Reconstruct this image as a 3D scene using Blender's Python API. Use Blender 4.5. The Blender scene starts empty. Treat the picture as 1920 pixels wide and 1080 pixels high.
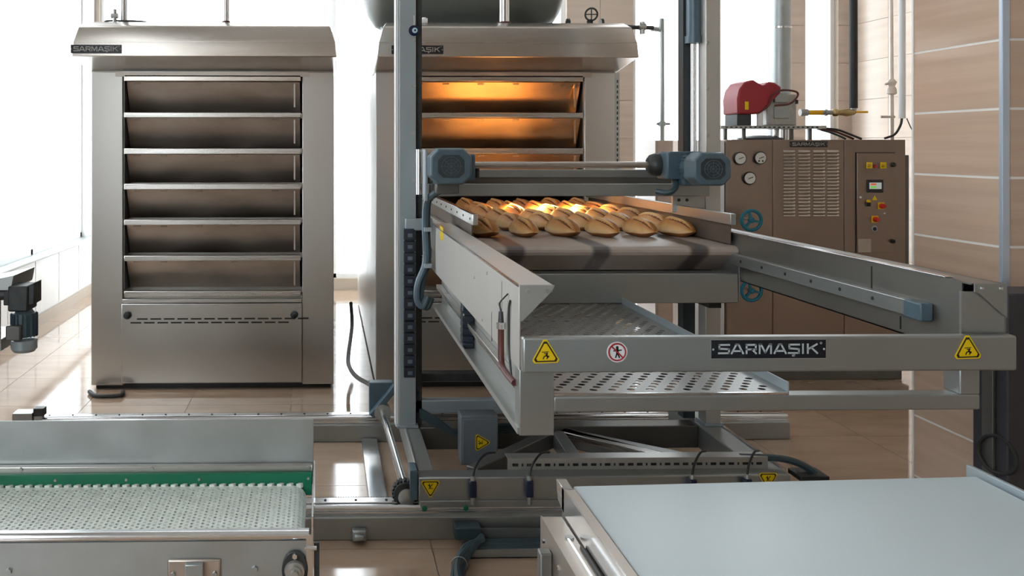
import bpy, math, random
from mathutils import Vector, Matrix
random.seed(7)
S = bpy.context.scene
COL = S.collection
# ------------------------------------------------------------------ camera
EYE = 1.51; FPX = 1600.0; PPX, PPY, VPX = 640.0, 275.0, 610.0
TH = math.atan((PPX - VPX) / FPX)
cam_data = bpy.data.cameras.new('camera'); cam = bpy.data.objects.new('camera', cam_data); COL.objects.link(cam)
cam.location = (0, 0, EYE); cam.rotation_euler = (math.pi / 2, 0, -TH)
cam_data.sensor_width = 36.0; cam_data.lens = FPX / 1920 * 36
cam_data.shift_x = (960 - PPX) / 1920; cam_data.shift_y = -(540 - PPY) / 1920
cam_data.clip_start = 0.05; cam_data.clip_end = 100
S.camera = cam
# ------------------------------------------------------------------ sky, lights, exposure
world = bpy.data.worlds.new('world'); S.world = world; world.use_nodes = True
bg = world.node_tree.nodes['Background']
bg.inputs[0].default_value = (0.88, 0.95, 1.0, 1); bg.inputs[1].default_value = 10.0
S.view_settings.view_transform = 'Standard'; S.view_settings.look = 'None'
S.view_settings.gamma = 1.0; S.view_settings.use_curve_mapping = False
S.view_settings.exposure = -0.84

def area_light(name, loc, target, sx, sy, power, color):
    l = bpy.data.lights.new(name, 'AREA'); l.shape = 'RECTANGLE'; l.size = sx; l.size_y = sy
    l.energy = power; l.color = color; l.spread = math.radians(150)
    o = bpy.data.objects.new(name, l); COL.objects.link(o); o.location = loc
    o.rotation_euler = (Vector(target) - Vector(loc)).to_track_quat('-Z', 'Y').to_euler()
    return o

# ------------------------------------------------------------------ pixel of the photo at depth Y -> X, Z
def P(px, py, Y):
    u = (px - PPX) / FPX; c, s = math.cos(TH), math.sin(TH)
    X = Y * (s + u * c) / (c - u * s)
    return X, EYE - (py - PPY) / FPX * (Y * c + X * s)
def PX(px, Y): return P(px, PPY, Y)[0]
def PZ(py, Y, px=610): return P(px, py, Y)[1]

# ------------------------------------------------------------------ materials
def new_mat(name):
    m = bpy.data.materials.new(name); m.use_nodes = True
    return m, m.node_tree.nodes, m.node_tree.links, m.node_tree.nodes['Principled BSDF']
def mat(name, col, metal=0.0, rough=0.5, var=0.0, vscale=(6, 6, 6), bump=0.0, bscale=(40, 40, 40), rvar=0.0,
        obj_var=0.0, coat=0.0, emit=None, col2=None, spec=0.5):
    m, N, L, b = new_mat(name)
    b.inputs['Metallic'].default_value = metal; b.inputs['Roughness'].default_value = rough
    b.inputs['Specular IOR Level'].default_value = spec
    if coat: b.inputs['Coat Weight'].default_value = coat; b.inputs['Coat Roughness'].default_value = 0.05
    c1 = (*col, 1)
    b.inputs['Base Color'].default_value = c1
    m.diffuse_color = c1
    tc = N.new('ShaderNodeTexCoord')
    if var or rvar or obj_var:
        mp = N.new('ShaderNodeMapping'); mp.inputs['Scale'].default_value = vscale
        L.new(tc.outputs['Object'], mp.inputs['Vector'])
        if obj_var:
            oi = N.new('ShaderNodeObjectInfo'); sc = N.new('ShaderNodeVectorMath'); sc.operation = 'SCALE'
            cx = N.new('ShaderNodeCombineXYZ'); cx.inputs[0].default_value = 31; cx.inputs[1].default_value = 17; cx.inputs[2].default_value = 23
            L.new(cx.outputs[0], sc.inputs[0]); L.new(oi.outputs['Random'], sc.inputs['Scale'])
            L.new(sc.outputs[0], mp.inputs['Location'])
        nz = N.new('ShaderNodeTexNoise'); nz.inputs['Scale'].default_value = 1.0; nz.inputs['Detail'].default_value = 5
        L.new(mp.outputs[0], nz.inputs['Vector'])
        if var or obj_var:
            rp = N.new('ShaderNodeValToRGB')
            rp.color_ramp.elements[0].position = 0.3; rp.color_ramp.elements[1].position = 0.7
            lo = col2 if col2 else tuple(max(0, c * (1 - var)) for c in col)
            hi = col if col2 else tuple(min(1, c * (1 + var)) for c in col)
            rp.color_ramp.elements[0].color = (*lo, 1); rp.color_ramp.elements[1].color = (*hi, 1)
            L.new(nz.outputs['Fac'], rp.inputs[0])
            out = rp.outputs[0]
            if obj_var:
                hsv = N.new('ShaderNodeHueSaturation'); mr = N.new('ShaderNodeMapRange')
                mr.inputs['To Min'].default_value = 1 - obj_var; mr.inputs['To Max'].default_value = 1 + obj_var
                L.new(oi.outputs['Random'], mr.inputs['Value']); L.new(mr.outputs[0], hsv.inputs['Value'])
                L.new(out, hsv.inputs['Color']); out = hsv.outputs[0]
            L.new(out, b.inputs['Base Color'])
        if rvar:
            mr2 = N.new('ShaderNodeMapRange'); mr2.inputs['From Min'].default_value = 0.3; mr2.inputs['From Max'].default_value = 0.7
            mr2.inputs['To Min'].default_value = max(0.02, rough - rvar); mr2.inputs['To Max'].default_value = rough + rvar
            L.new(nz.outputs['Fac'], mr2.inputs['Value']); L.new(mr2.outputs[0], b.inputs['Roughness'])
    if bump:
        mp2 = N.new('ShaderNodeMapping'); mp2.inputs['Scale'].default_value = bscale
        L.new(tc.outputs['Object'], mp2.inputs['Vector'])
        n2 = N.new('ShaderNodeTexNoise'); n2.inputs['Scale'].default_value = 1.0; n2.inputs['Detail'].default_value = 3
        L.new(mp2.outputs[0], n2.inputs['Vector'])
        bp = N.new('ShaderNodeBump'); bp.inputs['Strength'].default_value = bump; bp.inputs['Distance'].default_value = 0.002
        L.new(n2.outputs['Fac'], bp.inputs['Height']); L.new(bp.outputs[0], b.inputs['Normal'])
    if emit:
        b.inputs['Emission Color'].default_value = (*emit[0], 1); b.inputs['Emission Strength'].default_value = emit[1]
    return m

M = {}
M['steel'] = mat('brushed_stainless', (0.60, 0.58, 0.55), 1, 0.27, 0.04, (1, 1, 60), 0, rvar=0.04)
M['steel_v'] = mat('brushed_stainless_upright', (0.56, 0.545, 0.515), 1, 0.34, 0.05, (1.6, 1.6, 0.9), 0, rvar=0.05)
M['steel_dirty'] = mat('heat_stained_stainless', (0.52, 0.465, 0.415), 1, 0.42, 0.16, (3.5, 3.5, 9), 0, rvar=0.08)
M['steel_lamp_gold'] = mat('lamp_gold_stainless', (0.62, 0.46, 0.32), 1, 0.33, 0.16, (3.5, 3.5, 9), 0, rvar=0.06)  # golden reflection on the rear oven doors put into the steel colour
M['steel_hood'] = mat('hood_stainless', (0.62, 0.57, 0.52), 1, 0.24, 0.03, (1.5, 1.5, 20), 0, rvar=0.03)
M['steel_bright'] = mat('polished_steel', (0.78, 0.79, 0.80), 1, 0.16, 0.05, (8, 8, 8))
M['steel_brown'] = mat('brownish_stainless_cabinet', (0.31, 0.24, 0.20), 1, 0.38, 0.06, (1.5, 1.5, 4), 0, rvar=0.06)
M['galv'] = mat('galvanised_sheet', (0.42, 0.45, 0.45), 0.85, 0.42, 0.08, (9, 9, 9), 0, rvar=0.05)
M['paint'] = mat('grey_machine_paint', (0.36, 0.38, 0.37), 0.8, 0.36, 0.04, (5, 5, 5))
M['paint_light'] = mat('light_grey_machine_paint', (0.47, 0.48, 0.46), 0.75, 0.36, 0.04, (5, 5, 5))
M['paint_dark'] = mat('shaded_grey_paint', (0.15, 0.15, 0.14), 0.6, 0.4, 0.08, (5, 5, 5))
M['paint_post'] = mat('blue_grey_post_paint', (0.36, 0.42, 0.45), 0.4, 0.35, 0.05, (5, 5, 5))
M['motor'] = mat('blue_grey_motor_paint', (0.08, 0.125, 0.155), 0.1, 0.38, 0.10, (20, 20, 20))
M['motor_dark'] = mat('dark_motor_grille', (0.03, 0.04, 0.045), 0.1, 0.5, 0.1)
M['black'] = mat('black_plastic', (0.015, 0.016, 0.018), 0, 0.4, 0.1)
M['rubber'] = mat('black_rubber', (0.02, 0.022, 0.022), 0, 0.6, 0.1)
M['cable'] = mat('dark_teal_cable_sheath', (0.035, 0.06, 0.07), 0, 0.45, 0.1)
M['chain'] = mat('navy_black_chain_plastic', (0.012, 0.02, 0.032), 0, 0.4, 0.1)
M['chain_win'] = mat('chain_gap_grey', (0.12, 0.16, 0.19), 0.2, 0.5, 0.1)
M['sensor'] = mat('navy_sensor_plastic', (0.006, 0.014, 0.042), 0, 0.35, 0.1)
M['conduit'] = mat('red_brown_conduit', (0.10, 0.022, 0.018), 0, 0.5, 0.15, (30, 30, 30))
M['white'] = mat('white_paint', (0.80, 0.80, 0.79), 0, 0.45, 0.03)
M['white_frame'] = mat('white_window_frame', (0.85, 0.86, 0.86), 0, 0.4, 0.02)
M['belt_white'] = mat('white_conveyor_belt', (0.52, 0.60, 0.63), 0, 0.33, 0.03, (2, 2, 2), 0.02, (150, 150, 150))
M['modular'] = mat('pale_green_white_belt_plastic', (0.74, 0.79, 0.74), 0, 0.40, 0.06, (20, 20, 20))
M['modular_bed'] = mat('brown_slide_bed', (0.20, 0.155, 0.10), 0, 0.6, 0.3, (20, 20, 20))
M['green'] = mat('green_guide_plastic', (0.0, 0.15, 0.075), 0, 0.42, 0.10, (6, 6, 6))
M['yellow'] = mat('warning_yellow', (0.75, 0.52, 0.0), 0, 0.4, 0.05)
M['yellow_pipe'] = mat('yellow_gas_pipe', (0.80, 0.42, 0.01), 0, 0.4, 0.05)
M['ink'] = mat('black_ink', (0.012, 0.012, 0.01), 0, 0.45, 0.05)
M['plate_black'] = mat('nameplate_black', (0.006, 0.008, 0.014), 0, 0.3, 0.05)
M['letter'] = mat('silver_lettering', (0.50, 0.56, 0.58), 0.1, 0.35, 0.05)
M['letter_dim'] = mat('worn_lettering', (0.42, 0.41, 0.38), 0.1, 0.45, 0.05)
M['sticker_white'] = mat('sticker_white', (0.72, 0.74, 0.76), 0, 0.4, 0.03)
M['sticker_red'] = mat('sticker_red', (0.35, 0.02, 0.025), 0, 0.4, 0.05)
M['red'] = mat('red_burner_cover', (0.30, 0.018, 0.028), 0, 0.5, 0.06)
M['red_button'] = mat('red_button', (0.55, 0.02, 0.01), 0, 0.35, 0.05)
M['amber'] = mat('amber_lamp_cap', (0.55, 0.33, 0.02), 0, 0.3, 0.05)
M['teal'] = mat('teal_handwheel_paint', (0.0, 0.14, 0.22), 0, 0.35, 0.08)
M['brass'] = mat('brass', (0.55, 0.42, 0.22), 1, 0.35, 0.1)
M['alu'] = mat('cast_aluminium', (0.42, 0.42, 0.40), 0.8, 0.45, 0.1, (30, 30, 30))
M['iron'] = mat('dark_cast_iron', (0.05, 0.055, 0.055), 0.6, 0.45, 0.2, (30, 30, 30))
M['tank'] = mat('grey_green_tank_paint', (0.13, 0.14, 0.125), 0.2, 0.45, 0.08)
M['grout'] = mat('pale_grout', (0.82, 0.80, 0.76), 0, 0.8, 0.05)
M['grout_floor'] = mat('floor_joint_brown', (0.30, 0.22, 0.16), 0, 0.8, 0.1)
M['tile'] = mat('pinkish_travertine_tile', (0.60, 0.44, 0.335), 0, 0.13, 0.10, (1.2, 1.2, 26), 0.015, (10, 10, 90), 0.04, 0.05,
                col2=(0.52, 0.375, 0.28))
M['tile_floor'] = mat('tan_floor_tile', (0.47, 0.335, 0.235), 0, 0.10, 0.12, (2.2, 8, 4), 0.0, (8, 20, 8), 0.04, 0.04, spec=1.0, coat=0.6,
                      col2=(0.37, 0.25, 0.17))
M['tile_back'] = mat('pale_wall_tile', (0.60, 0.50, 0.42), 0, 0.2, 0.08, (1.2, 1.2, 14), 0.0, (10, 10, 90), 0.04, 0.03)
M['trim'] = mat('pale_blue_corner_trim', (0.55, 0.62, 0.72), 0.5, 0.3, 0.03)
M['wall'] = mat('tan_plaster', (0.50, 0.43, 0.36), 0, 0.6, 0.05, (2, 2, 2))
M['wall_rear'] = mat('brown_tan_rear_wall', (0.28, 0.23, 0.185), 0, 0.5, 0.08, (1, 1, 2))
M['ceil'] = mat('off_white_ceiling', (0.42, 0.40, 0.38), 0, 0.7, 0.03)
M['glow'] = mat('added_lamp_glow', (1, 0.7, 0.35), 0, 0.4, emit=((1.0, 0.62, 0.25), 8))
M['screen'] = mat('controller_screen', (0.3, 0.35, 0.3), 0, 0.2, emit=((0.55, 0.65, 0.6), 0.7))
M['screen_red'] = mat('screen_red', (0.5, 0.1, 0.05), 0, 0.2, emit=((0.8, 0.12, 0.04), 0.9))
M['screen_green'] = mat('screen_green', (0.1, 0.5, 0.1), 0, 0.2, emit=((0.25, 0.6, 0.08), 0.9))
M['dial'] = mat('gauge_face', (0.62, 0.62, 0.58), 0, 0.3, 0.03)
M['bead_blue'] = mat('navy_glass', (0.005, 0.01, 0.05), 0, 0.1)
M['bead_white'] = mat('pale_blue_glass', (0.5, 0.7, 0.8), 0, 0.1)
M['plastic_gray'] = mat('grey_cable_sheath', (0.13, 0.125, 0.11), 0, 0.5, 0.1)
M['box'] = mat('blue_grey_box_paint', (0.15, 0.175, 0.20), 0.1, 0.42, 0.05)
M['guard_brown'] = mat('brown_stained_guard_sheet', (0.13, 0.10, 0.08), 0.3, 0.5, 0.15, (4, 4, 12))
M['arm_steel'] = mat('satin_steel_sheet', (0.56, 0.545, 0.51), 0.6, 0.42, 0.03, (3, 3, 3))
M['tray_steel'] = mat('shaded_perforated_steel', (0.30, 0.30, 0.285), 0.9, 0.34, 0.06, (9, 9, 9))  # shade over the tray put into this darker steel colour
M['arm_shaded'] = mat('shaded_arm_sheet', (0.24, 0.23, 0.21), 0.85, 0.40, 0.05, (4, 4, 4))  # right arm's steel, darkened in colour for its dim side
M['dark_post'] = mat('charcoal_machine_side', (0.045, 0.045, 0.055), 0.1, 0.45, 0.1)
# glass pane: thin sheet that lets nearly everything through
m, N, L, b = new_mat('window_glass')
N.remove(b); tr = N.new('ShaderNodeBsdfTransparent'); gl = N.new('ShaderNodeBsdfGlossy'); gl.inputs['Roughness'].default_value = 0.02
mx = N.new('ShaderNodeMixShader'); mx.inputs[0].default_value = 0.06
L.new(tr.outputs[0], mx.inputs[1]); L.new(gl.outputs[0], mx.inputs[2]); L.new(mx.outputs[0], N['Material Output'].inputs[0])
M['glass'] = m
# loader canvas belt: brown grey with two dark woven stripes (the belt's own colour)
m, N, L, b = new_mat('canvas_belt'); tc = N.new('ShaderNodeTexCoord'); sp = N.new('ShaderNodeSeparateXYZ')
L.new(tc.outputs['Object'], sp.inputs[0])
def band(lo, hi):
    a = N.new('ShaderNodeMapRange'); a.interpolation_type = 'SMOOTHSTEP'
    a.inputs['From Min'].default_value = lo - 0.012; a.inputs['From Max'].default_value = lo + 0.012; L.new(sp.outputs[0], a.inputs['Value'])
    c = N.new('ShaderNodeMapRange'); c.interpolation_type = 'SMOOTHSTEP'
    c.inputs['From Min'].default_value = hi + 0.012; c.inputs['From Max'].default_value = hi - 0.012; L.new(sp.outputs[0], c.inputs['Value'])
    mu = N.new('ShaderNodeMath'); mu.operation = 'MULTIPLY'; L.new(a.outputs[0], mu.inputs[0]); L.new(c.outputs[0], mu.inputs[1]); return mu
b1, b2, b3 = band(0.715, 0.79), band(1.45, 1.525), band(1.06, 1.13)
ad = N.new('ShaderNodeMath'); ad.operation = 'ADD'; L.new(b1.outputs[0], ad.inputs[0]); L.new(b2.outputs[0], ad.inputs[1])
ad2 = N.new('ShaderNodeMath'); ad2.operation = 'ADD'; L.new(ad.outputs[0], ad2.inputs[0]); L.new(b3.outputs[0], ad2.inputs[1]); ad = ad2
nz = N.new('ShaderNodeTexNoise'); nz.inputs['Scale'].default_value = 9; L.new(tc.outputs['Object'], nz.inputs['Vector'])
rp = N.new('ShaderNodeValToRGB'); rp.color_ramp.elements[0].color = (0.33, 0.28, 0.24, 1); rp.color_ramp.elements[1].color = (0.46, 0.39, 0.34, 1)
L.new(nz.outputs['Fac'], rp.inputs[0])
mc = N.new('ShaderNodeMix'); mc.data_type = 'RGBA'; L.new(ad.outputs[0], mc.inputs['Factor']); L.new(rp.outputs[0], mc.inputs['A'])
mc.inputs['B'].default_value = (0.09, 0.075, 0.07, 1); L.new(mc.outputs['Result'], b.inputs['Base Color']); b.inputs['Roughness'].default_value = 0.42
M['canvas'] = m
# crust
m, N, L, b = new_mat('bread_crust'); tc = N.new('ShaderNodeTexCoord'); at = N.new('ShaderNodeAttribute'); at.attribute_name = 'crust'
oi = N.new('ShaderNodeObjectInfo')
nz = N.new('ShaderNodeTexNoise'); nz.inputs['Scale'].default_value = 14; nz.inputs['Detail'].default_value = 6
L.new(tc.outputs['Object'], nz.inputs['Vector'])
sm = N.new('ShaderNodeMath'); sm.operation = 'MULTIPLY_ADD'; sm.inputs[1].default_value = 0.45
L.new(nz.outputs['Fac'], sm.inputs[0]); L.new(at.outputs['Fac'], sm.inputs[2])
s2 = N.new('ShaderNodeMath'); s2.operation = 'SUBTRACT'; s2.inputs[1].default_value = 0.22; L.new(sm.outputs[0], s2.inputs[0])
rp = N.new('ShaderNodeValToRGB'); e = rp.color_ramp.elements
e[0].position = 0.0; e[0].color = (0.13, 0.045, 0.015, 1); e[1].position = 1.0; e[1].color = (0.84, 0.64, 0.42, 1)
for p, c in ((0.28, (0.33, 0.115, 0.03, 1)), (0.5, (0.56, 0.25, 0.075, 1)), (0.72, (0.70, 0.42, 0.17, 1))):
    q = e.new(p); q.color = c
L.new(s2.outputs[0], rp.inputs[0])
hs = N.new('ShaderNodeHueSaturation'); mr = N.new('ShaderNodeMapRange'); mr.inputs['To Min'].default_value = 0.85; mr.inputs['To Max'].default_value = 1.12
L.new(oi.outputs['Random'], mr.inputs['Value']); L.new(mr.outputs[0], hs.inputs['Value']); L.new(rp.outputs[0], hs.inputs['Color'])
L.new(hs.outputs[0], b.inputs['Base Color']); b.inputs['Roughness'].default_value = 0.5
n3 = N.new('ShaderNodeTexNoise'); n3.inputs['Scale'].default_value = 90; L.new(tc.outputs['Object'], n3.inputs['Vector'])
bp = N.new('ShaderNodeBump'); bp.inputs['Strength'].default_value = 0.35; bp.inputs['Distance'].default_value = 0.002
L.new(n3.outputs['Fac'], bp.inputs['Height']); L.new(bp.outputs[0], b.inputs['Normal'])
M['crust'] = m

# ------------------------------------------------------------------ mesh builder
class MB:
    def __init__(s): s.v = []; s.f = []
    def add(s, vs, fs):
        n = len(s.v); s.v += [tuple(v) for v in vs]; s.f += [tuple(i + n for i in f) for f in fs]; return s
    def box(s, x0, x1, y0, y1, z0, z1):
        x0, x1 = min(x0, x1), max(x0, x1); y0, y1 = min(y0, y1), max(y0, y1); z0, z1 = min(z0, z1), max(z0, z1)
        return s.add([(x0, y0, z0), (x1, y0, z0), (x1, y1, z0), (x0, y1, z0), (x0, y0, z1), (x1, y0, z1), (x1, y1, z1), (x0, y1, z1)],
                     [(0, 3, 2, 1), (4, 5, 6, 7), (0, 1, 5, 4), (1, 2, 6, 5), (2, 3, 7, 6), (3, 0, 4, 7)])
    def pbox(s, px0, px1, py0, py1, Y, dep):       # front face at Y sized from the photo, running back by dep
        x0, z1 = P(px0, py0, Y); x1, _ = P(px1, py0, Y); _, z0 = P((px0 + px1) / 2, py1, Y); _, z1 = P((px0 + px1) / 2, py0, Y)
        return s.box(x0, x1, Y, Y + dep, z0, z1)
    def prism(s, pts, axis, a, b):                 # pts in the two other axes (in xyz order), extruded along axis a..b
        n = len(pts)
        def mk(p, t):
            if axis == 'x': return (t, p[0], p[1])
            if axis == 'y': return (p[0], t, p[1])
            return (p[0], p[1], t)
        vs = [mk(p, a) for p in pts] + [mk(p, b) for p in pts]
        fs = [tuple(range(n)), tuple(range(2 * n - 1, n - 1, -1))] + [(i, i + n, (i + 1) % n + n, (i + 1) % n) for i in range(n)]
        return s.add(vs, fs)
    def cyl(s, p0, p1, r0, r1=None, n=16, ph=0.0):
        r1 = r0 if r1 is None else r1
        p0, p1 = Vector(p0), Vector(p1); d = (p1 - p0).normalized()
        u = d.orthogonal().normalized() if abs(d.z) > 0.99 or abs(d.z) > 1e-9 else Vector((0, 0, 1))
        u = (u - d * u.dot(d)).normalized(); w = d.cross(u)
        vs = []
        for p, r in ((p0, r0), (p1, r1)):
            for i in range(n):
                a = 2 * math.pi * i / n + ph; vs.append(p + (u * math.cos(a) + w * math.sin(a)) * r)
        fs = [tuple(range(n - 1, -1, -1)), tuple(range(n, 2 * n))] + [(i, (i + 1) % n, (i + 1) % n + n, i + n) for i in range(n)]
        return s.add(vs, fs)
    def bar(s, p0, p1, w, h):                      # box beam of width w and height h between two points
        p0, p1 = Vector(p0), Vector(p1); d = (p1 - p0).normalized()
        side = d.cross(Vector((0, 0, 1))); side = Vector((1, 0, 0)) if side.length < 1e-4 else side.normalized()
        up = side.cross(d).normalized(); vs = []
        for p in (p0, p1):
            for a, b in ((-1, -1), (1, -1), (1, 1), (-1, 1)): vs.append(p + side * a * w / 2 + up * b * h / 2)
        return s.add(vs, [(0, 1, 2, 3), (7, 6, 5, 4), (0, 4, 5, 1), (1, 5, 6, 2), (2, 6, 7, 3), (3, 7, 4, 0)])
    def tube(s, pts, r, n=8, sub=5):
        pts = [Vector(p) for p in pts]
        path = []
        if len(pts) > 2 and sub > 1:
            q = [pts[0] * 2 - pts[1]] + pts + [pts[-1] * 2 - pts[-2]]
            for i in range(1, len(q) - 2):
                for k in range(sub):
                    t = k / sub; a, b_, c, d = q[i - 1], q[i], q[i + 1], q[i + 2]
                    path.append(0.5 * ((2 * b_) + (c - a) * t + (2 * a - 5 * b_ + 4 * c - d) * t * t + (3 * b_ - a - 3 * c + d) * t ** 3))
            path.append(pts[-1])
        else: path = pts
        u = None; vs = []; m_ = len(path)
        for i, p in enumerate(path):
            d = (path[min(i + 1, m_ - 1)] - path[max(i - 1, 0)]).normalized()
            u = d.orthogonal().normalized() if u is None else (u - d * u.dot(d)).normalized()
            w = d.cross(u)
            for k in range(n):
                a = 2 * math.pi * k / n; vs.append(p + (u * math.cos(a) + w * math.sin(a)) * r)
        fs = [tuple(range(n - 1, -1, -1)), tuple(range((m_ - 1) * n, m_ * n))]
        for i in range(m_ - 1):
            for k in range(n): fs.append((i * n + k, i * n + (k + 1) % n, (i + 1) * n + (k + 1) % n, (i + 1) * n + k))
        return s.add(vs, fs)
    def lathe(s, c, axis, prof, n=20):             # prof: (distance along axis, radius)
        c = Vector(c); d = Vector(axis).normalized(); u = d.orthogonal().normalized(); w = d.cross(u); vs = []; k_ = len(prof)
        for t, r in prof:
            for i in range(n):
                a = 2 * math.pi * i / n; vs.append(c + d * t + (u * math.cos(a) + w * math.sin(a)) * max(r, 1e-4))
        fs = [tuple(range(n - 1, -1, -1)), tuple(range((k_ - 1) * n, k_ * n))]
        for j in range(k_ - 1):
            for i in range(n): fs.append((j * n + i, j * n + (i + 1) % n, (j + 1) * n + (i + 1) % n, (j + 1) * n + i))
        return s.add(vs, fs)
    def torus(s, c, axis, R, r, n=24, k=8):
        c = Vector(c); d = Vector(axis).normalized(); u = d.orthogonal().normalized(); w = d.cross(u); vs = []
        for i in range(n):
            a = 2 * math.pi * i / n; e = u * math.cos(a) + w * math.sin(a)
            for j in range(k):
                b_ = 2 * math.pi * j / k; vs.append(c + e * (R + r * math.cos(b_)) + d * r * math.sin(b_))
        return s.add(vs, [(i * k + j, i * k + (j + 1) % k, ((i + 1) % n) * k + (j + 1) % k, ((i + 1) % n) * k + j) for i in range(n) for j in range(k)])
    def map(s, fn): s.v = [tuple(fn(v)) for v in s.v]; return s
    def build(s, name, material, parent=None, bevel=0.0, label=None, kind=None, smooth=True):
        me = bpy.data.meshes.new(name); me.from_pydata(s.v, [], s.f); me.update()
        import bmesh
        bm_ = bmesh.new(); bm_.from_mesh(me); bmesh.ops.recalc_face_normals(bm_, faces=bm_.faces); bm_.to_mesh(me); bm_.free()
        me.materials.append(M[material] if isinstance(material, str) else material)
        if smooth:
            me.shade_smooth(); me.set_sharp_from_angle(angle=math.radians(32))
        o = bpy.data.objects.new(name, me); COL.objects.link(o)
        if parent is not None:
            o.parent = parent
            if parent.type == 'EMPTY': o.matrix_parent_inverse = Matrix.Translation(-parent.location)
        if bevel:
            bv = o.modifiers.new('bevel', 'BEVEL'); bv.width = bevel; bv.segments = 2; bv.limit_method = 'ANGLE'; bv.angle_limit = math.radians(40)
        if label: o['label'] = label
        if kind: o['kind'] = kind
        return o
def thing(name, label, cat, loc=(0, 0, 0), group=None):
    o = bpy.data.objects.new(name, None); COL.objects.link(o); o.location = loc; o.empty_display_size = 0.1
    o['label'] = label; o['category'] = cat
    if group: o['group'] = group
    return o
def tag(o, label, cat, group=None):
    o['label'] = label; o['category'] = cat
    if group: o['group'] = group
    return o
def bx(*a): return MB().box(*a)
def pb(*a): return MB().pbox(*a)

def bolts(pts, axis, r, h, name, material, parent):
    m = MB()
    for p in pts: m.cyl(p, Vector(p) + Vector(axis) * h, r, r * 0.85, 6)
    return m.build(name, material, parent, kind='stuff')

# flat lettering ------------------------------------------------------
GL = {'S': (0.92, [[(.92, .96), (.1, .96), (.1, .55), (.88, .47), (.88, .04), (.04, .04)]]),
      'A': (1.0, [[(.03, 0), (.42, 1), (.58, 1), (.97, 0)], [(.2, .27), (.8, .27)]]),
      'R': (0.92, [[(.1, 0), (.1, .95), (.85, .95), (.85, .45), (.1, .45)], [(.55, .45), (.88, 0)]]),
      'M': (1.12, [[(.1, 0), (.1, 1), (.2, 1), (.56, .1), (.92, 1), (1.02, 1), (1.02, 0)]]),
      'I': (0.3, [[(.15, 0), (.15, 1)]]),
      'K': (0.9, [[(.1, 0), (.1, 1)], [(.12, .45), (.85, 1)], [(.4, .62), (.88, 0)]])}
GL['Ş'] = (0.92, GL['S'][1] + [[(.5, -.05), (.5, -.24), (.38, -.24)]])
def ribbon(mb, pts, w, fn):
    for a, b in zip(pts, pts[1:]):
        ax, az = a; bx_, bz = b; dx, dz = bx_ - ax, bz - az; l = math.hypot(dx, dz) or 1; dx /= l; dz /= l
        e = w * 0.35
        c = [(ax - dx * e - dz * w / 2, az - dz * e + dx * w / 2), (bx_ + dx * e - dz * w / 2, bz + dz * e + dx * w / 2),
             (bx_ + dx * e + dz * w / 2, bz + dz * e - dx * w / 2), (ax - dx * e + dz * w / 2, az - dz * e - dx * w / 2)]
        mb.add([fn(*p) for p in c], [(0, 1, 2, 3)])
def nameplate(x0, x1, z0, z1, y, parent, letter='letter', rim=True, name='nameplate'):
    H = z1 - z0; W = x1 - x0
    o = bx(x0, x1, y - 0.003, y, z0, z1).build(name, 'plate_black', parent, label='black nameplate with silver capital letters')
    if rim:
        r = MB(); t = H * 0.05
        r.box(x0 - t, x1 + t, y - 0.0015, y, z1, z1 + t).box(x0 - t, x1 + t, y - 0.0015, y, z0 - t, z0).box(x0 - t, x0, y - 0.0015, y, z0, z1).box(x1, x1 + t, y - 0.0015, y, z0, z1)
        r.build('plate_rim', 'paint_light', o)
    word = 'SARMAŞIK'; gap = 0.14; tot = sum(GL[c][0] for c in word) + gap * (len(word) - 1)
    lw = W * 0.87; lh = H * 0.50; sx = lw / tot; cx = x0 + (W - lw) / 2 - W * 0.01; zb = z0 + H * 0.27; m = MB()
    for c in word:
        for st in GL[c][1]:
            pts = [(cx + p[0] * sx, zb + p[1] * lh) for p in st]
            ribbon(m, pts, lh * 0.20, lambda a, b_: (a, y - 0.0042, b_))
        cx += (GL[c][0] + gap) * sx
    for xx in (x0 + W * 0.012, x1 - W * 0.02): m.cyl((xx, y - 0.0042, z0 + H / 2), (xx, y - 0.005, z0 + H / 2), H * 0.06, n=8)
    m.torus((x1 - W * 0.045, y - 0.0042, z1 - H * 0.17), (0, 1, 0), H * 0.05, H * 0.012, 10, 4)
    m.build('lettering', letter, o, smooth=False)
    return o
def warning_triangle(c, s, y, parent, rot=0.0, fig=True):
    # equilateral sticker of side s, facing -Y, centre c=(x,z)
    def poly(k, yy, th):
        pts = []
        for i in range(3):
            a = math.pi / 2 + i * 2 * math.pi / 3 + rot
            for da in (-0.12, 0.12):
                pts.append((c[0] + math.cos(a + da) * s * 0.577 * k, c[1] + math.sin(a + da) * s * 0.577 * k))
        return MB().prism(pts, 'y', yy, yy - th)
    o = poly(1.12, y, 0.0012).build('warning_sticker', 'yellow', parent, label='yellow triangular warning sticker')
    poly(0.98, y - 0.0012, 0.0005).build('black_border', 'ink', o)
    poly(0.80, y - 0.0017, 0.0005).build('yellow_field', 'yellow', o)
    m = MB(); yy = y - 0.0027
    cr, sr = math.cos(rot), math.sin(rot)
    def f(a, b_): a *= s; b_ *= s; return (c[0] + a * cr - b_ * sr, yy, c[1] + a * sr + b_ * cr)
    for st, w in (([(-.16, .10), (.12, .11)], .035), ([(.06, .05), (.02, -.06), (.12, -.10)], .07), ([(.02, -.04), (-.08, -.10), (-.12, -.19)], .05),
                  ([(.02, -.07), (.08, -.13), (.04, -.19)], .05), ([(.03, .03), (-.06, .04)], .04)):
        pts = [(p[0] * s, p[1] * s) for p in st]
        ribbon(m, pts, w * s, lambda a, b_: f(a / s, b_ / s))
    m.build('pictogram', 'ink', o, smooth=False)
    return o

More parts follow.
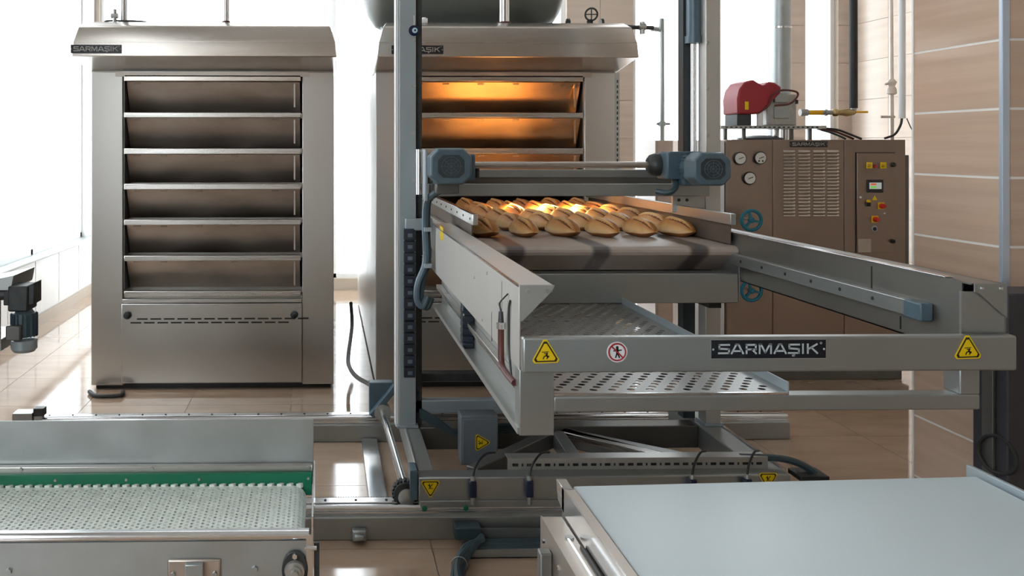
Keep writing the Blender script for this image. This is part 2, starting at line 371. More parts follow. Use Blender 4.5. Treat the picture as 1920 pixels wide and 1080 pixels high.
# ================================================================== SETTING
RX0, RX1, RY0, RY1, RZ = -2.42, 5.62, -4.2, 9.0, 6.0
def struct(o, label=None):
    o['kind'] = 'structure'
    if label: o['label'] = label
    return o
fl = struct(bx(RX0 - 0.3, RX1 + 0.3, RY0 - 0.3, RY1 + 0.3, -0.12, -0.006).build('floor', 'grout_floor'), 'glossy tan tiled bakery floor')
TS = 0.6; tm = bx(-TS / 2 + 0.0015, TS / 2 - 0.0015, -TS / 2 + 0.0015, TS / 2 - 0.0015, -0.02, 0.0).build('floor_tile', 'tile_floor', fl)
first = True
for i in range(14):
    for j in range(17):
        x = RX0 + TS / 2 + i * TS - 0.18; y = -1.0 + TS / 2 + j * TS
        if x > RX1 or y > RY1: continue
        if first: o = tm; first = False
        else: o = tm.copy(); COL.objects.link(o)
        o.location = (x, y, 0)
bx(RX0, RX1, RY0, -1.0, -0.01, 0.0).build('rear_floor_slab', 'tile_floor', fl)
struct(bx(RX0 - 0.3, RX1 + 0.3, RY0 - 0.3, RY1 + 0.3, RZ, RZ + 0.15).build('ceiling', 'ceil'))
struct(bx(RX0 - 0.3, RX1 + 0.3, RY0 - 0.25, RY0, 0, RZ).build('wall_rear', 'wall_rear'))
# right wall
wr = struct(bx(RX1, RX1 + 0.25, RY0, RY1 + 0.25, 0, RZ).build('wall_right', 'wall'), 'pale tiled side wall at the right rear')
t0 = bx(RX1 - 0.012, RX1 + 0.01, -0.298, 0.298, -0.198, 0.198).build('wall_tile', 'tile_back', wr); t0.location = (0, RY1 - 0.3, 0.2)
for i in range(3):
    for j in range(9):
        if i == 0 and j == 0: continue
        o = t0.copy(); COL.objects.link(o); o.location = (0, RY1 - 0.3 - 0.6 * i, 0.2 + 0.4 * j)
# back wall: piers, spandrel, low kerb; windows between
wb = MB(); Yb = RY1
piers = [(RX0 - 0.3, RX0 + 0.05), (PX(1062, Yb), PX(1187, Yb)), (PX(1478, Yb), PX(1508, Yb)), (PX(1570, Yb), RX1 + 0.3)]
for a, c in piers: wb.box(a, c, Yb, Yb + 0.3, 0, RZ)
for a, c in zip(piers, piers[1:]):
    wb.box(a[1], c[0], Yb, Yb + 0.3, 0, 0.12).box(a[1], c[0], Yb, Yb + 0.3, 5.75, RZ).box(a[1], c[0], Yb, Yb + 0.3, 4.55, 4.85)
wbk = struct(wb.build('wall_back', 'wall'), 'back wall of bright windows and pale tiled piers')
tb = None
for a, c in piers[1:]:
    n = max(1, round((min(c, RX1) - a) / 0.45)); w = (min(c, RX1) - a) / n
    base = bx(-w / 2 + 0.002, w / 2 - 0.002, Yb - 0.012, Yb + 0.01, -0.198, 0.198).build('wall_tile', 'tile_back', wbk)
    for i in range(n):
        for j in range(9):
            o = base if (i == 0 and j == 0) else base.copy()
            if o is not base: COL.objects.link(o)
            o.location = (a + w * (i + 0.5), 0, 0.2 + 0.4 * j)
win_n = [0]
def window(axis, pos, a, c, z0, z1, nm):
    win_n[0] += 1
    fr = MB(); t = 0.045; d0, d1 = pos + 0.05, pos + 0.11
    def B(u0, u1, w0, w1, e0=d0, e1=d1):
        return (u0, u1, e0, e1, w0, w1) if axis == 'y' else (-e1, -e0, u0, u1, w0, w1)
    fr.box(*B(a, c, z0, z0 + t)).box(*B(a, c, z1 - t, z1)).box(*B(a, a + t, z0, z1)).box(*B(c - t, c, z0, z1))
    k = max(1, round((c - a) / 1.3))
    for i in range(1, k):
        u = a + (c - a) * i / k; fr.box(*B(u - 0.022, u + 0.022, z0, z1))
    o = struct(fr.build('window_%d' % win_n[0], 'white_frame'), nm)
    for i in range(k):
        u0, u1 = a + (c - a) * i / k, a + (c - a) * (i + 1) / k
        bx(*B(u0 + 0.02, u1 - 0.02, z0 + 0.03, z1 - 0.03, (d0 + d1) / 2 - 0.003, (d0 + d1) / 2 + 0.003)).build('pane', 'glass', o)
for n_, (a, c) in zip(('tall bright window behind the ovens', 'tall bright window between the tiled pier and the flue', 'narrow bright window by the rear corner'), zip(piers, piers[1:])):
    window('y', Yb, a[1], c[0], 0.12, 4.55, n_)
    window('y', Yb, a[1], c[0], 4.85, 5.75, n_ + ', upper light')
# left wall: low panelled wall, sill, windows above
LX = RX0
lw = MB(); lw.box(LX - 0.25, LX, RY0, RY1 + 0.2, 0, 0.58).box(LX - 0.25, LX, RY0, RY1, 4.7, RZ)
lw.box(LX - 0.25, LX, RY0, RY0 + 0.3, 0.58, 4.7).box(LX - 0.25, LX, 0.5, 4.3, 0.58, 4.7)
lw.box(LX - 0.25, LX, RY1 - 0.3, RY1 + 0.2, 0.58, 4.7)
wl = struct(lw.build('wall_left', 'white'), 'low white panelled wall under the left windows')
pm = None
for i in range(12):
    y = RY1 - 0.02 - i * 0.62
    o = bx(LX, LX + 0.015, y - 0.60, y, 0.11, 0.565).build('wall_panel', 'white', wl)
struct(bx(LX, LX + 0.02, RY0, RY1, 0, 0.09).build('baseboard_left', 'wall'))
# gently bowed pale sill rail
sp_ = [(LX + 0.10, RY0 + 0.1, 0.62), (LX + 0.10, 2.0, 0.62), (LX + 0.12, 5.0, 0.615), (LX + 0.08, 7.0, 0.60), (LX + 0.05, RY1 - 0.05, 0.575)]
struct(MB().box(LX - 0.25, LX + 0.06, RY0, RY1, 0.58, 0.60).tube(sp_, 0.018, 10, 4).build('trim_1', 'galv'), 'pale sill rail along the left windows')
for a, c, nm in ((RY0 + 0.3, 0.5, 'left window behind the camera'), (4.3, RY1 - 0.3, 'far left window, blown out white')):
    window('x', -LX, a, c, 0.60, 4.7, nm)

# tiled column at right
CXl = PX(1713, 3.6); CYn = CXl / PX(1880, 1.0); CXr = CXl + 0.75; CYf = 3.6
colm = struct(bx(CXl + 0.0025, CXr, CYn + 0.0025, CYf - 0.002, 0, RZ).build('wall_column', 'grout'), 'square column clad in pinkish travertine tiles')
zz = 0.108
base_l = bx(CXl, CXl + 0.012, CYn + 0.008, CYf, 0.0048, 0.2524).build('wall_tile', 'tile', colm)
base_f = bx(CXl + 0.026, CXr, CYn, CYn + 0.012, 0.0048, 0.2524).build('wall_tile', 'tile', colm)
k = 0
for j in range(-1, 12):
    for b_ in (base_l, base_f):
        o = b_ if j == -1 else b_.copy()
        if j > -1: COL.objects.link(o)
        o.location = (0, 0, 0.108 + 0.2572 * j - (0 if j >= 0 else -0.15) if j >= 0 else -0.149)
struct(MB().box(CXl - 0.004, CXl + 0.022, CYn - 0.006, CYn + 0.004, 0, RZ).box(CXl - 0.006, CXl, CYn - 0.004, CYn + 0.010, 0, RZ).build('trim_2', 'trim'), 'pale corner strip of the tiled column')
struct(bx(CXl - 0.004, CXl + 0.01, CYf - 0.004, CYf + 0.006, 0, RZ).build('trim_3', 'grout'))

# ================================================================== OVENS
YO = 5.33; YH = 4.95
RAILS = [(141, 153), (211, 221), (278, 289), (344, 355), (411, 421), (478, 488), (544, 555)]
def deck_oven(x0, label, open_deck=None, lamp_gold=False, strip=False):
    root = thing('deck_oven', label, 'oven', (x0 + 0.75, YO + 1.4, 0), 'tall stainless deck ovens')
    pw, cw = 0.20, 1.103; c0, c1 = x0 + pw, x0 + pw + cw; x1 = c1 + pw; YB = 8.3
    zt = 1.975; zlow = PZ(558, YO)
    body = MB().box(x0, c0 - 0.004, YO + 0.01, YB, 0.03, zt).box(c1 + 0.004, x1, YO + 0.01, YB, 0.03, zt).box(c0 - 0.004, c1 + 0.004, YO + 0.03, YB, 0.03, zlow)
    body.box(c0 - 0.004, c1 + 0.004, YB - 0.1, YB, zlow, zt).box(x0, x1, YO, YB, zt, zt + 0.05)
    for a, c in RAILS[1:]:
        body.box(c0 - 0.004, c1 + 0.004, YO + 0.14, YB - 0.1, PZ(c, YO), PZ(a, YO))
    body.build('body', 'steel_v', root)
    for a, c in ((x0, c0 - 0.006), (c1 + 0.006, x1)):
        bx(a, c, YO - 0.012, YO + 0.01, 0.03, zt).build('front_pillar', 'steel_v', root, 0.004)
    dm = 'steel_lamp_gold' if lamp_gold else 'steel_dirty'
    # deck rails and tilted doors
    for i, (a, c) in enumerate(RAILS):
        zt_, zb_ = PZ(a, YO), PZ(c, YO)
        r = MB().box(c0 + 0.004, c1 - 0.004, YO - 0.02, YO + 0.02, zb_, zt_)
        rail = r.build('deck_rail', 'steel_hood' if i == 0 else 'steel', root, 0.004)
        if i < 6:
            zn = PZ(RAILS[i + 1][0], YO)
            if i == open_deck: 
                MB().box(c0 + 0.02, c1 - 0.02, YO + 0.03, YO + 0.2, zb_ - 0.018, zb_ - 0.004).build('oven_door', dm, root, 0.002, label='oven door swung up and open')
                continue
            d = MB().prism([(YO + 0.015, zb_ - 0.002), (YO + 0.025, zb_ - 0.002), (YO + 0.125, zn + 0.004), (YO + 0.115, zn + 0.004)], 'x', c0 + 0.012, c1 - 0.012)
            door = d.build('oven_door', dm, root, 0.001)
            h = MB()
            for q in (0.22, 0.42, 0.62, 0.85): h.cyl((c0 + cw * q - 0.02, YO + 0.02, zb_ - 0.012), (c0 + cw * q + 0.02, YO + 0.02, zb_ - 0.012), 0.006, n=8)
            h.cyl((c0 + cw * 0.05, YO + 0.02, zb_ - 0.012), (c0 + cw * 0.09, YO + 0.02, zb_ - 0.012), 0.006, n=8)
            h.build('hinge', 'steel_dirty', door)
            bx(c1 - 0.05, c1 - 0.04, YO + 0.02, YO + 0.03, zb_ - 0.16, zb_ - 0.01).build('door_stay', dm, door)
            j = MB().box(c0 - 0.004, c0 + 0.004, YO, YO + 0.2, zn, zb_); j.build('jamb', 'paint_dark', root)
    # lower service panel
    z0, z1 = 0.045, PZ(559, YO)
    lp = MB().box(c0 - 0.012, c1 + 0.002, YO - 0.022, YO + 0.03, z0, z1 - 0.028).box(c0 - 0.012, c1 + 0.002, YO - 0.012, YO + 0.03, z1 - 0.026, z1)
    panel = lp.build('lower_panel', 'steel_v', root, 0.005)
    sl = MB()
    for row, (py, off, n) in enumerate(((595.5, 0.0, 13), (602.5, -0.04, 12))):
        z = PZ(py, YO)
        for k in range(n):
            xx = c0 + 0.065 + k * 0.083 + (0.04 if row == 0 else 0.0) - 0.02
            sl.box(xx, xx + 0.066, YO - 0.024, YO - 0.0215, z - 0.0045, z + 0.0045)
    sl.build('vent_slots', 'ink', panel, kind='stuff')
    for xx in (c0 + 0.028, c1 - 0.045):
        MB().lathe((xx, YO - 0.022, PZ(588, YO)), (0, -1, 0), [(0, 0.018), (0.012, 0.024), (0.026, 0.022), (0.03, 0.012)], 10).build('knob', 'black', panel)
    bx(x0 + 0.02, x1 - 0.02, YO + 0.03, YB - 0.05, 0.0, 0.03).build('plinth', 'black', root)
    # hood
    hb, hm, ht = PZ(107, YH), PZ(79, YH), PZ(38, YH)
    hood = MB(); inset = 0.05
    yo = YO + 0.3
    prof = [(YH + 0.09, ht), (YH + 0.02, ht - 0.035), (YH, hm), (YH, hb), (YH + 0.02, hb), (yo - 0.28, zt), (yo, zt), (yo, ht)]
    xs = [(x0 - 0.012 + inset, 0.06), (x0 - 0.012, 0.0), (x1 + 0.012, 0.0), (x1 + 0.012 - inset, 0.06)]
    n = len(prof); vs = []
    xa, xb = x0 - 0.015, x1 + 0.015
    for xx, sgn in ((xa, 1), (xb, -1)):
        for k, (y, z) in enumerate(prof):
            ins = {0: 0.06, 1: 0.035, 2: 0.008, 3: 0.0, 4: 0.0, 5: 0.0, 6: 0.0, 7: 0.06}[k]
            vs.append((xx + sgn * ins, y, z))
    hood.add(vs, [tuple(range(n)), tuple(range(2 * n - 1, n - 1, -1))] + [(i, i + n, (i + 1) % n + n, (i + 1) % n) for i in range(n)])
    ho = hood.build('hood', 'steel_hood', root, 0.006)
    # lip under hood front, seam between the two bands
    MB().box(xa + 0.01, xb - 0.01, YH - 0.003, YH + 0.003, hm - 0.002, hm + 0.002).build('hood_seam', 'steel', ho)
    MB().box(c0 - 0.05, c1 + 0.05, YO - 0.02, YO - 0.012, zt - 0.03, zt - 0.002).build('hood_skirt', 'steel_dirty', root)
    nx = PX(133 if not strip else 734, YH) ; nx1 = PX(228 if not strip else 831, YH)
    np_ = nameplate(nx, nx1, PZ(101, YH), PZ(85, YH), YH - 0.002, ho, 'letter_dim', False)
    if strip:
        s = MB().box(x1 + 0.002, x1 + 0.03, YO - 0.005, YO + 0.01, 1.2, zt); st = s.build('slotted_strip', 'galv', root)
        q = MB()
        z = 1.25
        while z < zt - 0.05: q.box(x1 + 0.012, x1 + 0.020, YO - 0.0065, YO - 0.004, z, z + 0.018); z += 0.033
        q.build('strip_slots', 'ink', st, kind='stuff')
    return root, x0, x1
deck_oven(PX(172, YO), 'closed steel deck oven on the left, all six doors shut')
deck_oven(PX(1093, YO) - 1.303, 'steel deck oven behind the loader with one deck open', open_deck=3, lamp_gold=True, strip=True)

# things standing on the ovens
ZT = PZ(38, YH)
def oven_pipe(px, r, lbl, w=False):
    x = PX(px, 5.25); t = thing('steam_pipe', lbl, 'pipe', (x, 5.25, ZT), 'steam pipes rising from the oven hoods')
    MB().cyl((x, 5.25, ZT), (x, 5.25, RZ - 0.01), r, n=14).build('pipe_tube', 'steel_bright', t)
    MB().cyl((x, 5.25, ZT), (x, 5.25, ZT + 0.03), r * 1.25, n=14).cyl((x, 5.25, ZT + 0.03), (x, 5.25, ZT + 0.036), r * 1.28, n=14).build('collar', 'conduit' if w else 'alu', t, label='rusty collar')
oven_pipe(232, 0.026, 'thin steel pipe beside the valve lever on the left oven')
oven_pipe(424, 0.021, 'thin steel pipe right of centre on the left oven hood', True)
oven_pipe(945, 0.033, 'thick steel pipe in front of the tank on the rear oven', True)
x = PX(215, 5.2)
t = thing('steam_valve', 'small dark valve with lever on the left oven hood', 'valve', (x, 5.2, ZT))
MB().tube([(x - 0.06, 5.2, ZT + 0.006), (x - 0.05, 5.2, ZT + 0.028), (x + 0.05, 5.2, ZT + 0.03), (x + 0.18, 5.2, ZT + 0.024), (x + 0.2, 5.2, ZT + 0.006)], 0.006).build('lever', 'iron', t)
MB().cyl((x, 5.2, ZT), (x, 5.2, ZT + 0.10), 0.012).cyl((x - 0.02, 5.2, ZT + 0.06), (x + 0.02, 5.2, ZT + 0.06), 0.016).build('valve_body', 'alu', t)
# tank
x0, x1 = PX(684, 5.6), PX(1062, 5.6); zc = ZT + 0.34
t = thing('water_tank', 'grey green cylindrical tank lying above the rear oven', 'tank', ((x0 + x1) / 2, 5.75, ZT))
MB().lathe((x0, 5.75, zc), (1, 0, 0), [(0, 0.10), (0.03, 0.2), (0.08, 0.27), (0.15, 0.3), (x1 - x0 - 0.15, 0.3), (x1 - x0 - 0.08, 0.27), (x1 - x0 - 0.03, 0.2), (x1 - x0, 0.1)], 32).build('tank_shell', 'tank', t)
MB().box(x0 + 0.16, x0 + 0.26, 5.6, 5.9, ZT, zc - 0.24).box(x1 - 0.30, x1 - 0.20, 5.6, 5.9, ZT, zc - 0.24).build('saddle', 'tank', t)
MB().box(x0 + 0.1, x1 - 0.12, 5.45, 5.5, ZT, ZT + 0.035).build('base_rail', 'motor', t)
# hand valve on rear oven
t = thing('gate_valve', 'dark iron gate valve with small handwheel, right of the tank', 'valve', (PX(1105, 5.3), 5.3, ZT))
xv = PX(1106, 5.3); zv = PZ(27, 5.3)
MB().cyl((PX(1040, 5.3), 5.3, ZT + 0.025), (PX(1225, 5.3), 5.3, ZT + 0.01), 0.013).build('valve_pipe', 'iron', t)
MB().torus((xv, 5.27, zv), (0, 1, 0.2), 0.038, 0.006, 20, 6).bar((xv - 0.036, 5.27, zv), (xv + 0.036, 5.27, zv), 0.006, 0.006).bar((xv, 5.27, zv - 0.036), (xv + 0.001, 5.27, zv + 0.036), 0.006, 0.006).build('handwheel', 'iron', t)
MB().lathe((xv, 5.3, ZT + 0.002), (0, 0, 1), [(0, 0.03), (0.02, 0.032), (0.03, 0.018), (0.05, 0.02), (0.06, 0.01)], 12).build('valve_body', 'iron', t)
for px in (1065, 1128): MB().cyl((PX(px, 5.3) - 0.008, 5.3, ZT + 0.035), (PX(px, 5.3) + 0.008, 5.3, ZT + 0.035), 0.032, n=12).build('flange', 'iron', t)
xa = PX(1203, 5.3)
MB().cyl((xa, 5.29, ZT - 0.03), (xa, 5.29, ZT + 0.045), 0.016, n=10).cyl((xa - 0.02, 5.29, ZT + 0.015), (xa + 0.02, 5.29, ZT + 0.015), 0.022, n=10).build('drain_tap', 'alu', t)
t = thing('bracket_fitting', 'small white fitting beside the post on the rear hood', 'fitting', (PX(792, 5.1), 5.1, ZT))
xb_ = PX(792, 5.1); MB().cyl((xb_ - 0.03, 5.1, ZT + 0.02), (xb_ + 0.03, 5.1, ZT + 0.02), 0.016, n=10).cyl((xb_ + 0.01, 5.1, ZT), (xb_ + 0.01, 5.1, ZT + 0.04), 0.012, n=10).build('fitting_body', 'white', t)

# ================================================================== FLOOR RAILS
def floor_rail(Y, xL, xR, label, py_top):
    t = thing('floor_rail', label, 'rail', ((xL + xR) / 2, Y, 0), 'steel rails the loader runs on')
    zb = 0.088
    bx(xL, xR, Y, Y + 0.07, 0, zb).build('rail_beam', 'paint', t, 0.004)
    MB().box(xL, xR, Y + 0.02, Y + 0.05, zb, zb + 0.012).cyl((xL, Y + 0.035, zb + 0.022), (xR, Y + 0.035, zb + 0.022), 0.013, n=14).build('guide_rod', 'steel_bright', t)
    bx(xL, xR, Y + 0.068, Y + 0.115, zb, zb + 0.03).build('rack_base', 'steel_bright', t, 0.002)
    r = MB(); xx = xL
    while xx < xR - 0.01: r.box(xx, xx + 0.005, Y + 0.117, Y + 0.13, zb + 0.016, zb + 0.027); xx += 0.010
    r.box(xL, xR, Y + 0.115, Y + 0.132, zb - 0.02, zb + 0.02)
    r.build('toothed_rack', 'iron', t, kind='stuff')
    q = []; xx = xL + 0.1
    while xx < xR: q.append((xx, Y + 0.09, zb + 0.03)); xx += 0.12
    bolts(q, (0, 0, 1), 0.006, 0.003, 'rail_bolts', 'iron', t)
    bx(xL, xR, Y + 0.07, Y + 0.115, 0, zb).build('rail_web', 'paint_dark', t)
    return t
R1 = floor_rail(3.27, -1.9, 3.0, 'front floor rail with bright guide rod under the loader', 0)
R2 = floor_rail(4.36, PX(45, 4.36), 2.4, 'rear floor rail just in front of the ovens', 0)
# end stop on rear rail
x0 = PX(28, 4.4)
MB().box(x0, x0 + 0.10, 4.36, 4.44, 0, 0.155).box(x0 + 0.10, x0 + 0.145, 4.38, 4.42, 0.10, 0.14).build('end_stop', 'paint', R2, 0.003)
bx(x0 + 0.10, x0 + 0.155, 4.375, 4.425, 0.135, 0.175).build('buffer', 'iron', R2, 0.004)
# clamp on front rail
x0, x1 = PX(660, 3.26), PX(687, 3.26)
MB().box(x0, x1, 3.235, 3.269, 0.01, 0.052).box(x0 + 0.008, x1 - 0.008, 3.22, 3.24, 0.02, 0.04).build('rail_clamp', 'galv', R1, 0.006)
# plate joining the rails on the floor
t = thing('floor_plate', 'bright steel strip on the floor linking the two rails', 'plate', (PX(688, 3.8), 3.87, 0))
MB().box(PX(695, 3.45), PX(737, 3.45) - 0.01, 3.41, 4.35, 0, 0.022).build('strip', 'steel_bright', t, 0.002)
# low cable tray in front of the rail
t = thing('cable_tray', 'low grey cable tray on the floor before the front rail', 'cable tray', (1.0, 3.1, 0))
xt0, xt1 = PX(872, 3.16), 2.2
MB().box(xt0, xt1, 3.12, 3.13, 0, 0.03).box(xt0, xt1, 3.12, 3.24, 0, 0.004).box(xt0, xt1, 3.235, 3.245, 0, 0.055).build('tray_channel', 'paint', t)
MB().box(xt0 - 0.03, xt0 + 0.07, 3.20, 3.262, 0.03, 0.075).build('tray_clip', 'cable', t, 0.004)
m = MB()
for k in range(3): m.tube([(xt0 + 0.05, 3.15 + 0.03 * k, 0.02), (xt0 + 0.6, 3.155 + 0.028 * k, 0.018), (xt1, 3.15 + 0.03 * k, 0.018)], 0.012, 6)
m.build('tray_cables', 'cable', t, kind='stuff')
# hose bundle to the front
t = thing('hose_bundle', 'dark teal bundle of cables curving over the floor', 'cable', (PX(860, 3.0), 3.0, 0))
for k, off in enumerate((-0.014, 0.014, 0.0)):
    zz_ = 0.014 if k < 2 else 0.036
    pts = [(PX(905, 3.17), 3.17 + off, 0.05), (PX(880, 3.12) + off, 3.12, 0.04), (PX(861, 3.03) + off, 3.03 + off * 0.5, zz_), (PX(858, 2.93) + off, 2.92, zz_),
           (PX(872, 2.8) + off, 2.80, zz_), (PX(905, 2.6) + off, 2.6, zz_), (PX(960, 2.3) + off, 2.35, zz_)]
    MB().tube(pts, 0.0135, 8).build('cable', 'cable', t)
MB().torus((PX(861, 3.03), 3.03, 0.022), (0.1, 1, 0), 0.028, 0.0022, 16, 5).build('cable_tie', 'galv', t)
MB().torus((PX(862, 2.87), 2.87, 0.022), (-0.1, 1, 0), 0.028, 0.0022, 16, 5).build('cable_tie', 'galv', t)

# ================================================================== LOADER TROLLEY (chassis, posts, drives)
YP = 3.92
L = thing('oven_loader', 'grey loader trolley with tall posts standing on the rails', 'bakery machine', (1.1, 3.6, 0))
cx0, cx1 = PX(785, 3.30), PX(1483, 3.30)
zc0, zc1 = 0.122, 0.228
fb = bx(cx0, cx1, 3.30, 3.38, zc0 - 0.004, zc1).build('front_beam', 'paint', L, 0.005)
bx(cx0 + 0.005, cx1, 3.292, 3.30, zc0 - 0.01, zc0 + 0.018).build('lower_flange', 'paint', fb, 0.002)
pl_x0, pl_x1 = PX(748, YP - 0.02), PX(779.5, YP - 0.02)
pr_x0, pr_x1 = PX(1318, YP), PX(1346, YP)
MB().box(cx0, cx0 + 0.07, 3.38, 4.30, zc0, zc1 - 0.002).build('side_beam', 'paint_light', L, 0.004)
MB().box(cx0 + 0.002, cx0 + 0.006, 3.35, 4.25, zc1, zc1 + 0.006).build('edge_lip', 'steel_bright', L)
MB().box(cx1 - 0.10, cx1, 3.38, 4.25, zc0, zc1 - 0.002).build('side_beam', 'paint', L, 0.004)
MB().box(cx1 - 0.005, cx1 + 0.012, 3.36, 4.20, zc1 - 0.03, zc1 + 0.004).build('edge_lip', 'steel_bright', L)
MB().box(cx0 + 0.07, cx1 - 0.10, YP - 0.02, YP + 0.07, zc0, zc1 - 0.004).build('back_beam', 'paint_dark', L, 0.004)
CB = Vector((PX(1040, 3.9), 3.88, 0.19))
for px, Yq in ((885, 3.41), (1092, 3.41), (1385, 3.41)):
    e_ = Vector((PX(px, Yq), Yq, 0.19)); d = (e_ - CB).normalized()
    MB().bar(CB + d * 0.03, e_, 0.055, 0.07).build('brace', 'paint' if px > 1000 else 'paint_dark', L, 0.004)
MB().bar((PX(1050, 3.88), 3.86, 0.21), (PX(1300, 3.45), 3.45, 0.21), 0.05, 0.03).build('brace_flange', 'steel', L, 0.002)
# wheels under the front beam
for px in (795, 872, 1300, 1420):
    MB().lathe((PX(px, 3.31), 3.285, 0.113), (0, 1, 0), [(0, 0.006), (0.002, 0.010), (0.03, 0.014), (0.032, 0.01)], 14).build('roller', 'green', L, label='green roller')
# posts
zt_post = 2.95
post = bx(pl_x0, pl_x1, YP - 0.03, YP + 0.05, zc1, zt_post).build('post', 'paint_post', L, 0.003)
MB().box(pl_x0 - 0.016, pl_x0 - 0.001, YP - 0.02, YP + 0.05, zc1, zt_post).build('post_track', 'white', L, 0.002, label='strip on the post, white from painted window light')  # window light on this strip put into its white colour
MB().box(pl_x1 + 0.003, PX(791, YP), YP + 0.0, YP + 0.05, zc1, zt_post).build('guide_rail', 'iron', L)
postr = bx(pr_x0, pr_x1, YP - 0.03, YP + 0.05, zc1, zt_post).build('post', 'arm_steel', L, 0.003)
bx(PX(1281, 4.0), pr_x0 - 0.002, 4.0, 4.06, zc1, zt_post).build('guide_rail', 'motor_dark', L)
xr_ = PX(1300, 3.97)
MB().cyl((xr_, 3.97, 1.45), (xr_, 3.97, PZ(70, 3.97)), 0.014, n=14).build('lift_rod', 'steel_bright', L)
MB().cyl((xr_, 3.965, PZ(78, 3.965)), (xr_, 3.965, zt_post - 0.2), 0.034, n=16).cyl((xr_, 3.965, PZ(80, 3.965)), (xr_, 3.965, PZ(66, 3.965)), 0.04, n=16).build('lift_cylinder', 'motor', L)
MB().box(pl_x0 + 0.02, pr_x1 - 0.02, YP - 0.02, YP + 0.04, zt_post, zt_post + 0.08).build('top_beam', 'paint_post', L, 0.003)
bolts([(PX(776, YP - .03), YP - 0.03, PZ(py, YP)) for py in (76, 162, 250, 338)] + [(PX(1327, YP - .03), YP - 0.03, PZ(py, YP)) for py in (80, 166, 254)], (0, -1, 0), 0.009, 0.006, 'post_bolts', 'paint_light', L)
# lower cross beam between posts
MB().box(pl_x1, pr_x0, YP + 0.0, YP + 0.05, PZ(776, YP), PZ(752, YP)).build('cross_beam', 'paint_post', L, 0.003)
MB().box(pl_x1, pr_x0, YP + 0.10, YP + 0.16, PZ(728, YP), PZ(712, YP)).build('cross_beam', 'iron', L, 0.003)
# black cables below
m = MB()
for k in range(4): m.tube([(PX(785, 3.95), 3.93, 0.27 + 0.01 * k), (PX(820, 3.9), 3.88, 0.235 + 0.01 * k), (PX(870, 3.85), 3.86, 0.20), (PX(940, 3.85), 3.86, 0.215 + 0.01 * k), (PX(1010, 3.8), 3.84, 0.235)], 0.010, 6)
m.build('cable_loom', 'cable', L, kind='stuff')
# post feet
for a, c in ((pl_x0, pl_x1), (pr_x0, pr_x1)):
    MB().box(a - 0.01, c + 0.01, YP - 0.04, YP + 0.06, zc1 - 0.002, zc1 + 0.012).build('post_foot', 'paint_post', L, 0.002)
# drive shaft along the left side
s0 = Vector((PX(717, 4.25), 4.25, 0.19)); s1 = Vector((PX(757, 3.40), 3.40, 0.165))
MB().cyl(s0, s1, 0.017, n=16).build('drive_shaft', 'steel_bright', L)
MB().cyl(s0 + Vector((0, -0.03, 0)), s0 + Vector((0, 0.03, 0)), 0.042, n=18).build('bearing', 'alu', L)
bxx = PX(695, 4.15)
MB().prism([(bxx, 0.16), (bxx, 0.325), (bxx + 0.12, 0.325), (bxx + 0.05, 0.16)], 'y', 4.28, 4.34).build('bearing_bracket', 'motor', L, 0.004)
MB().bar((bxx + 0.01, 4.25, 0.17), (bxx + 0.13, 4.25, 0.315), 0.05, 0.03).build('bracket_strut', 'motor', L, 0.003)
wx, wz = PX(759, 3.36), PZ(924, 3.36)
g = MB().lathe((wx, 3.33, wz), (0, 1, 0), [(0, 0.03), (0.004, 0.045), (0.05, 0.047), (0.055, 0.03)], 20)
for k in range(20):
    a = k / 20 * 2 * math.pi; p = Vector((wx + math.cos(a) * 0.047, 3.345, wz + math.sin(a) * 0.047)); g.cyl(p, p + Vector((0, 0.035, 0)), 0.006, n=6)
gear = g.build('pinion', 'iron', L)
MB().lathe((wx + 0.004, 3.332, wz - 0.008), (0, -1, 0), [(0, 0.034), (0.01, 0.032), (0.014, 0.02), (0.016, 0.006)], 20).build('hub_cap', 'alu', gear)
MB().box(PX(768, 3.33), cx0 - 0.002, 3.31, 3.40, 0.135, 0.252).build('pinion_bracket', 'motor', L, 0.004)
# slotted duct on front beam
dz0, dz1 = zc1, zc1 + 0.045
dx0, dx1 = PX(952, 3.37), PX(1440, 3.37)
duct = MB().box(dx0, dx1, 3.372, 3.376, dz0 - 0.0, dz1).box(dx0, dx1, 3.376, 3.43, dz1 - 0.003, dz1).build('cable_duct', 'paint_light', L)
q = MB(); xx = dx0 + 0.02; k = 0
while xx < dx1 - 0.03:
    w = (0.022, 0.006)[k % 2] if k % 3 else 0.022
    q.box(xx, xx + w, 3.3705, 3.373, dz0 + 0.014, dz0 + 0.024); xx += w + 0.014; k += 1
q.build('duct_slots', 'ink', duct, kind='stuff')
# sensors with cables
for px in (886, 992, 1297, 1400):
    xs_ = PX(px, 3.28); zs0, zs1 = PZ(938, 3.28), PZ(896, 3.28)
    s_ = MB().box(xs_ - 0.014, xs_ + 0.014, 3.262, 3.29, zs0 + 0.01, zs1 - 0.012).build('sensor', 'sensor', L, 0.004)
    MB().cyl((xs_, 3.276, zs1 - 0.012), (xs_, 3.276, zs1 + 0.004), 0.010, n=10).cyl((xs_, 3.276, zs0 - 0.018), (xs_, 3.276, zs0 + 0.01), 0.009, n=10).build('sensor_nut', 'alu', s_)
    MB().tube([(xs_, 3.276, zs1), (xs_ + 0.015, 3.29, zs1 + 0.04), (xs_ + 0.06, 3.34, zs1 + 0.065), (xs_ + 0.11, 3.40, zs1 + 0.05)], 0.0045, 6).build('sensor_cable', 'rubber', s_)
warning_triangle((PX(807, 3.30), PZ(914, 3.30)), 0.062, 3.2995, L, math.pi)
warning_triangle((PX(1440, 3.30), PZ(904, 3.30)), 0.062, 3.2995, L, math.pi)
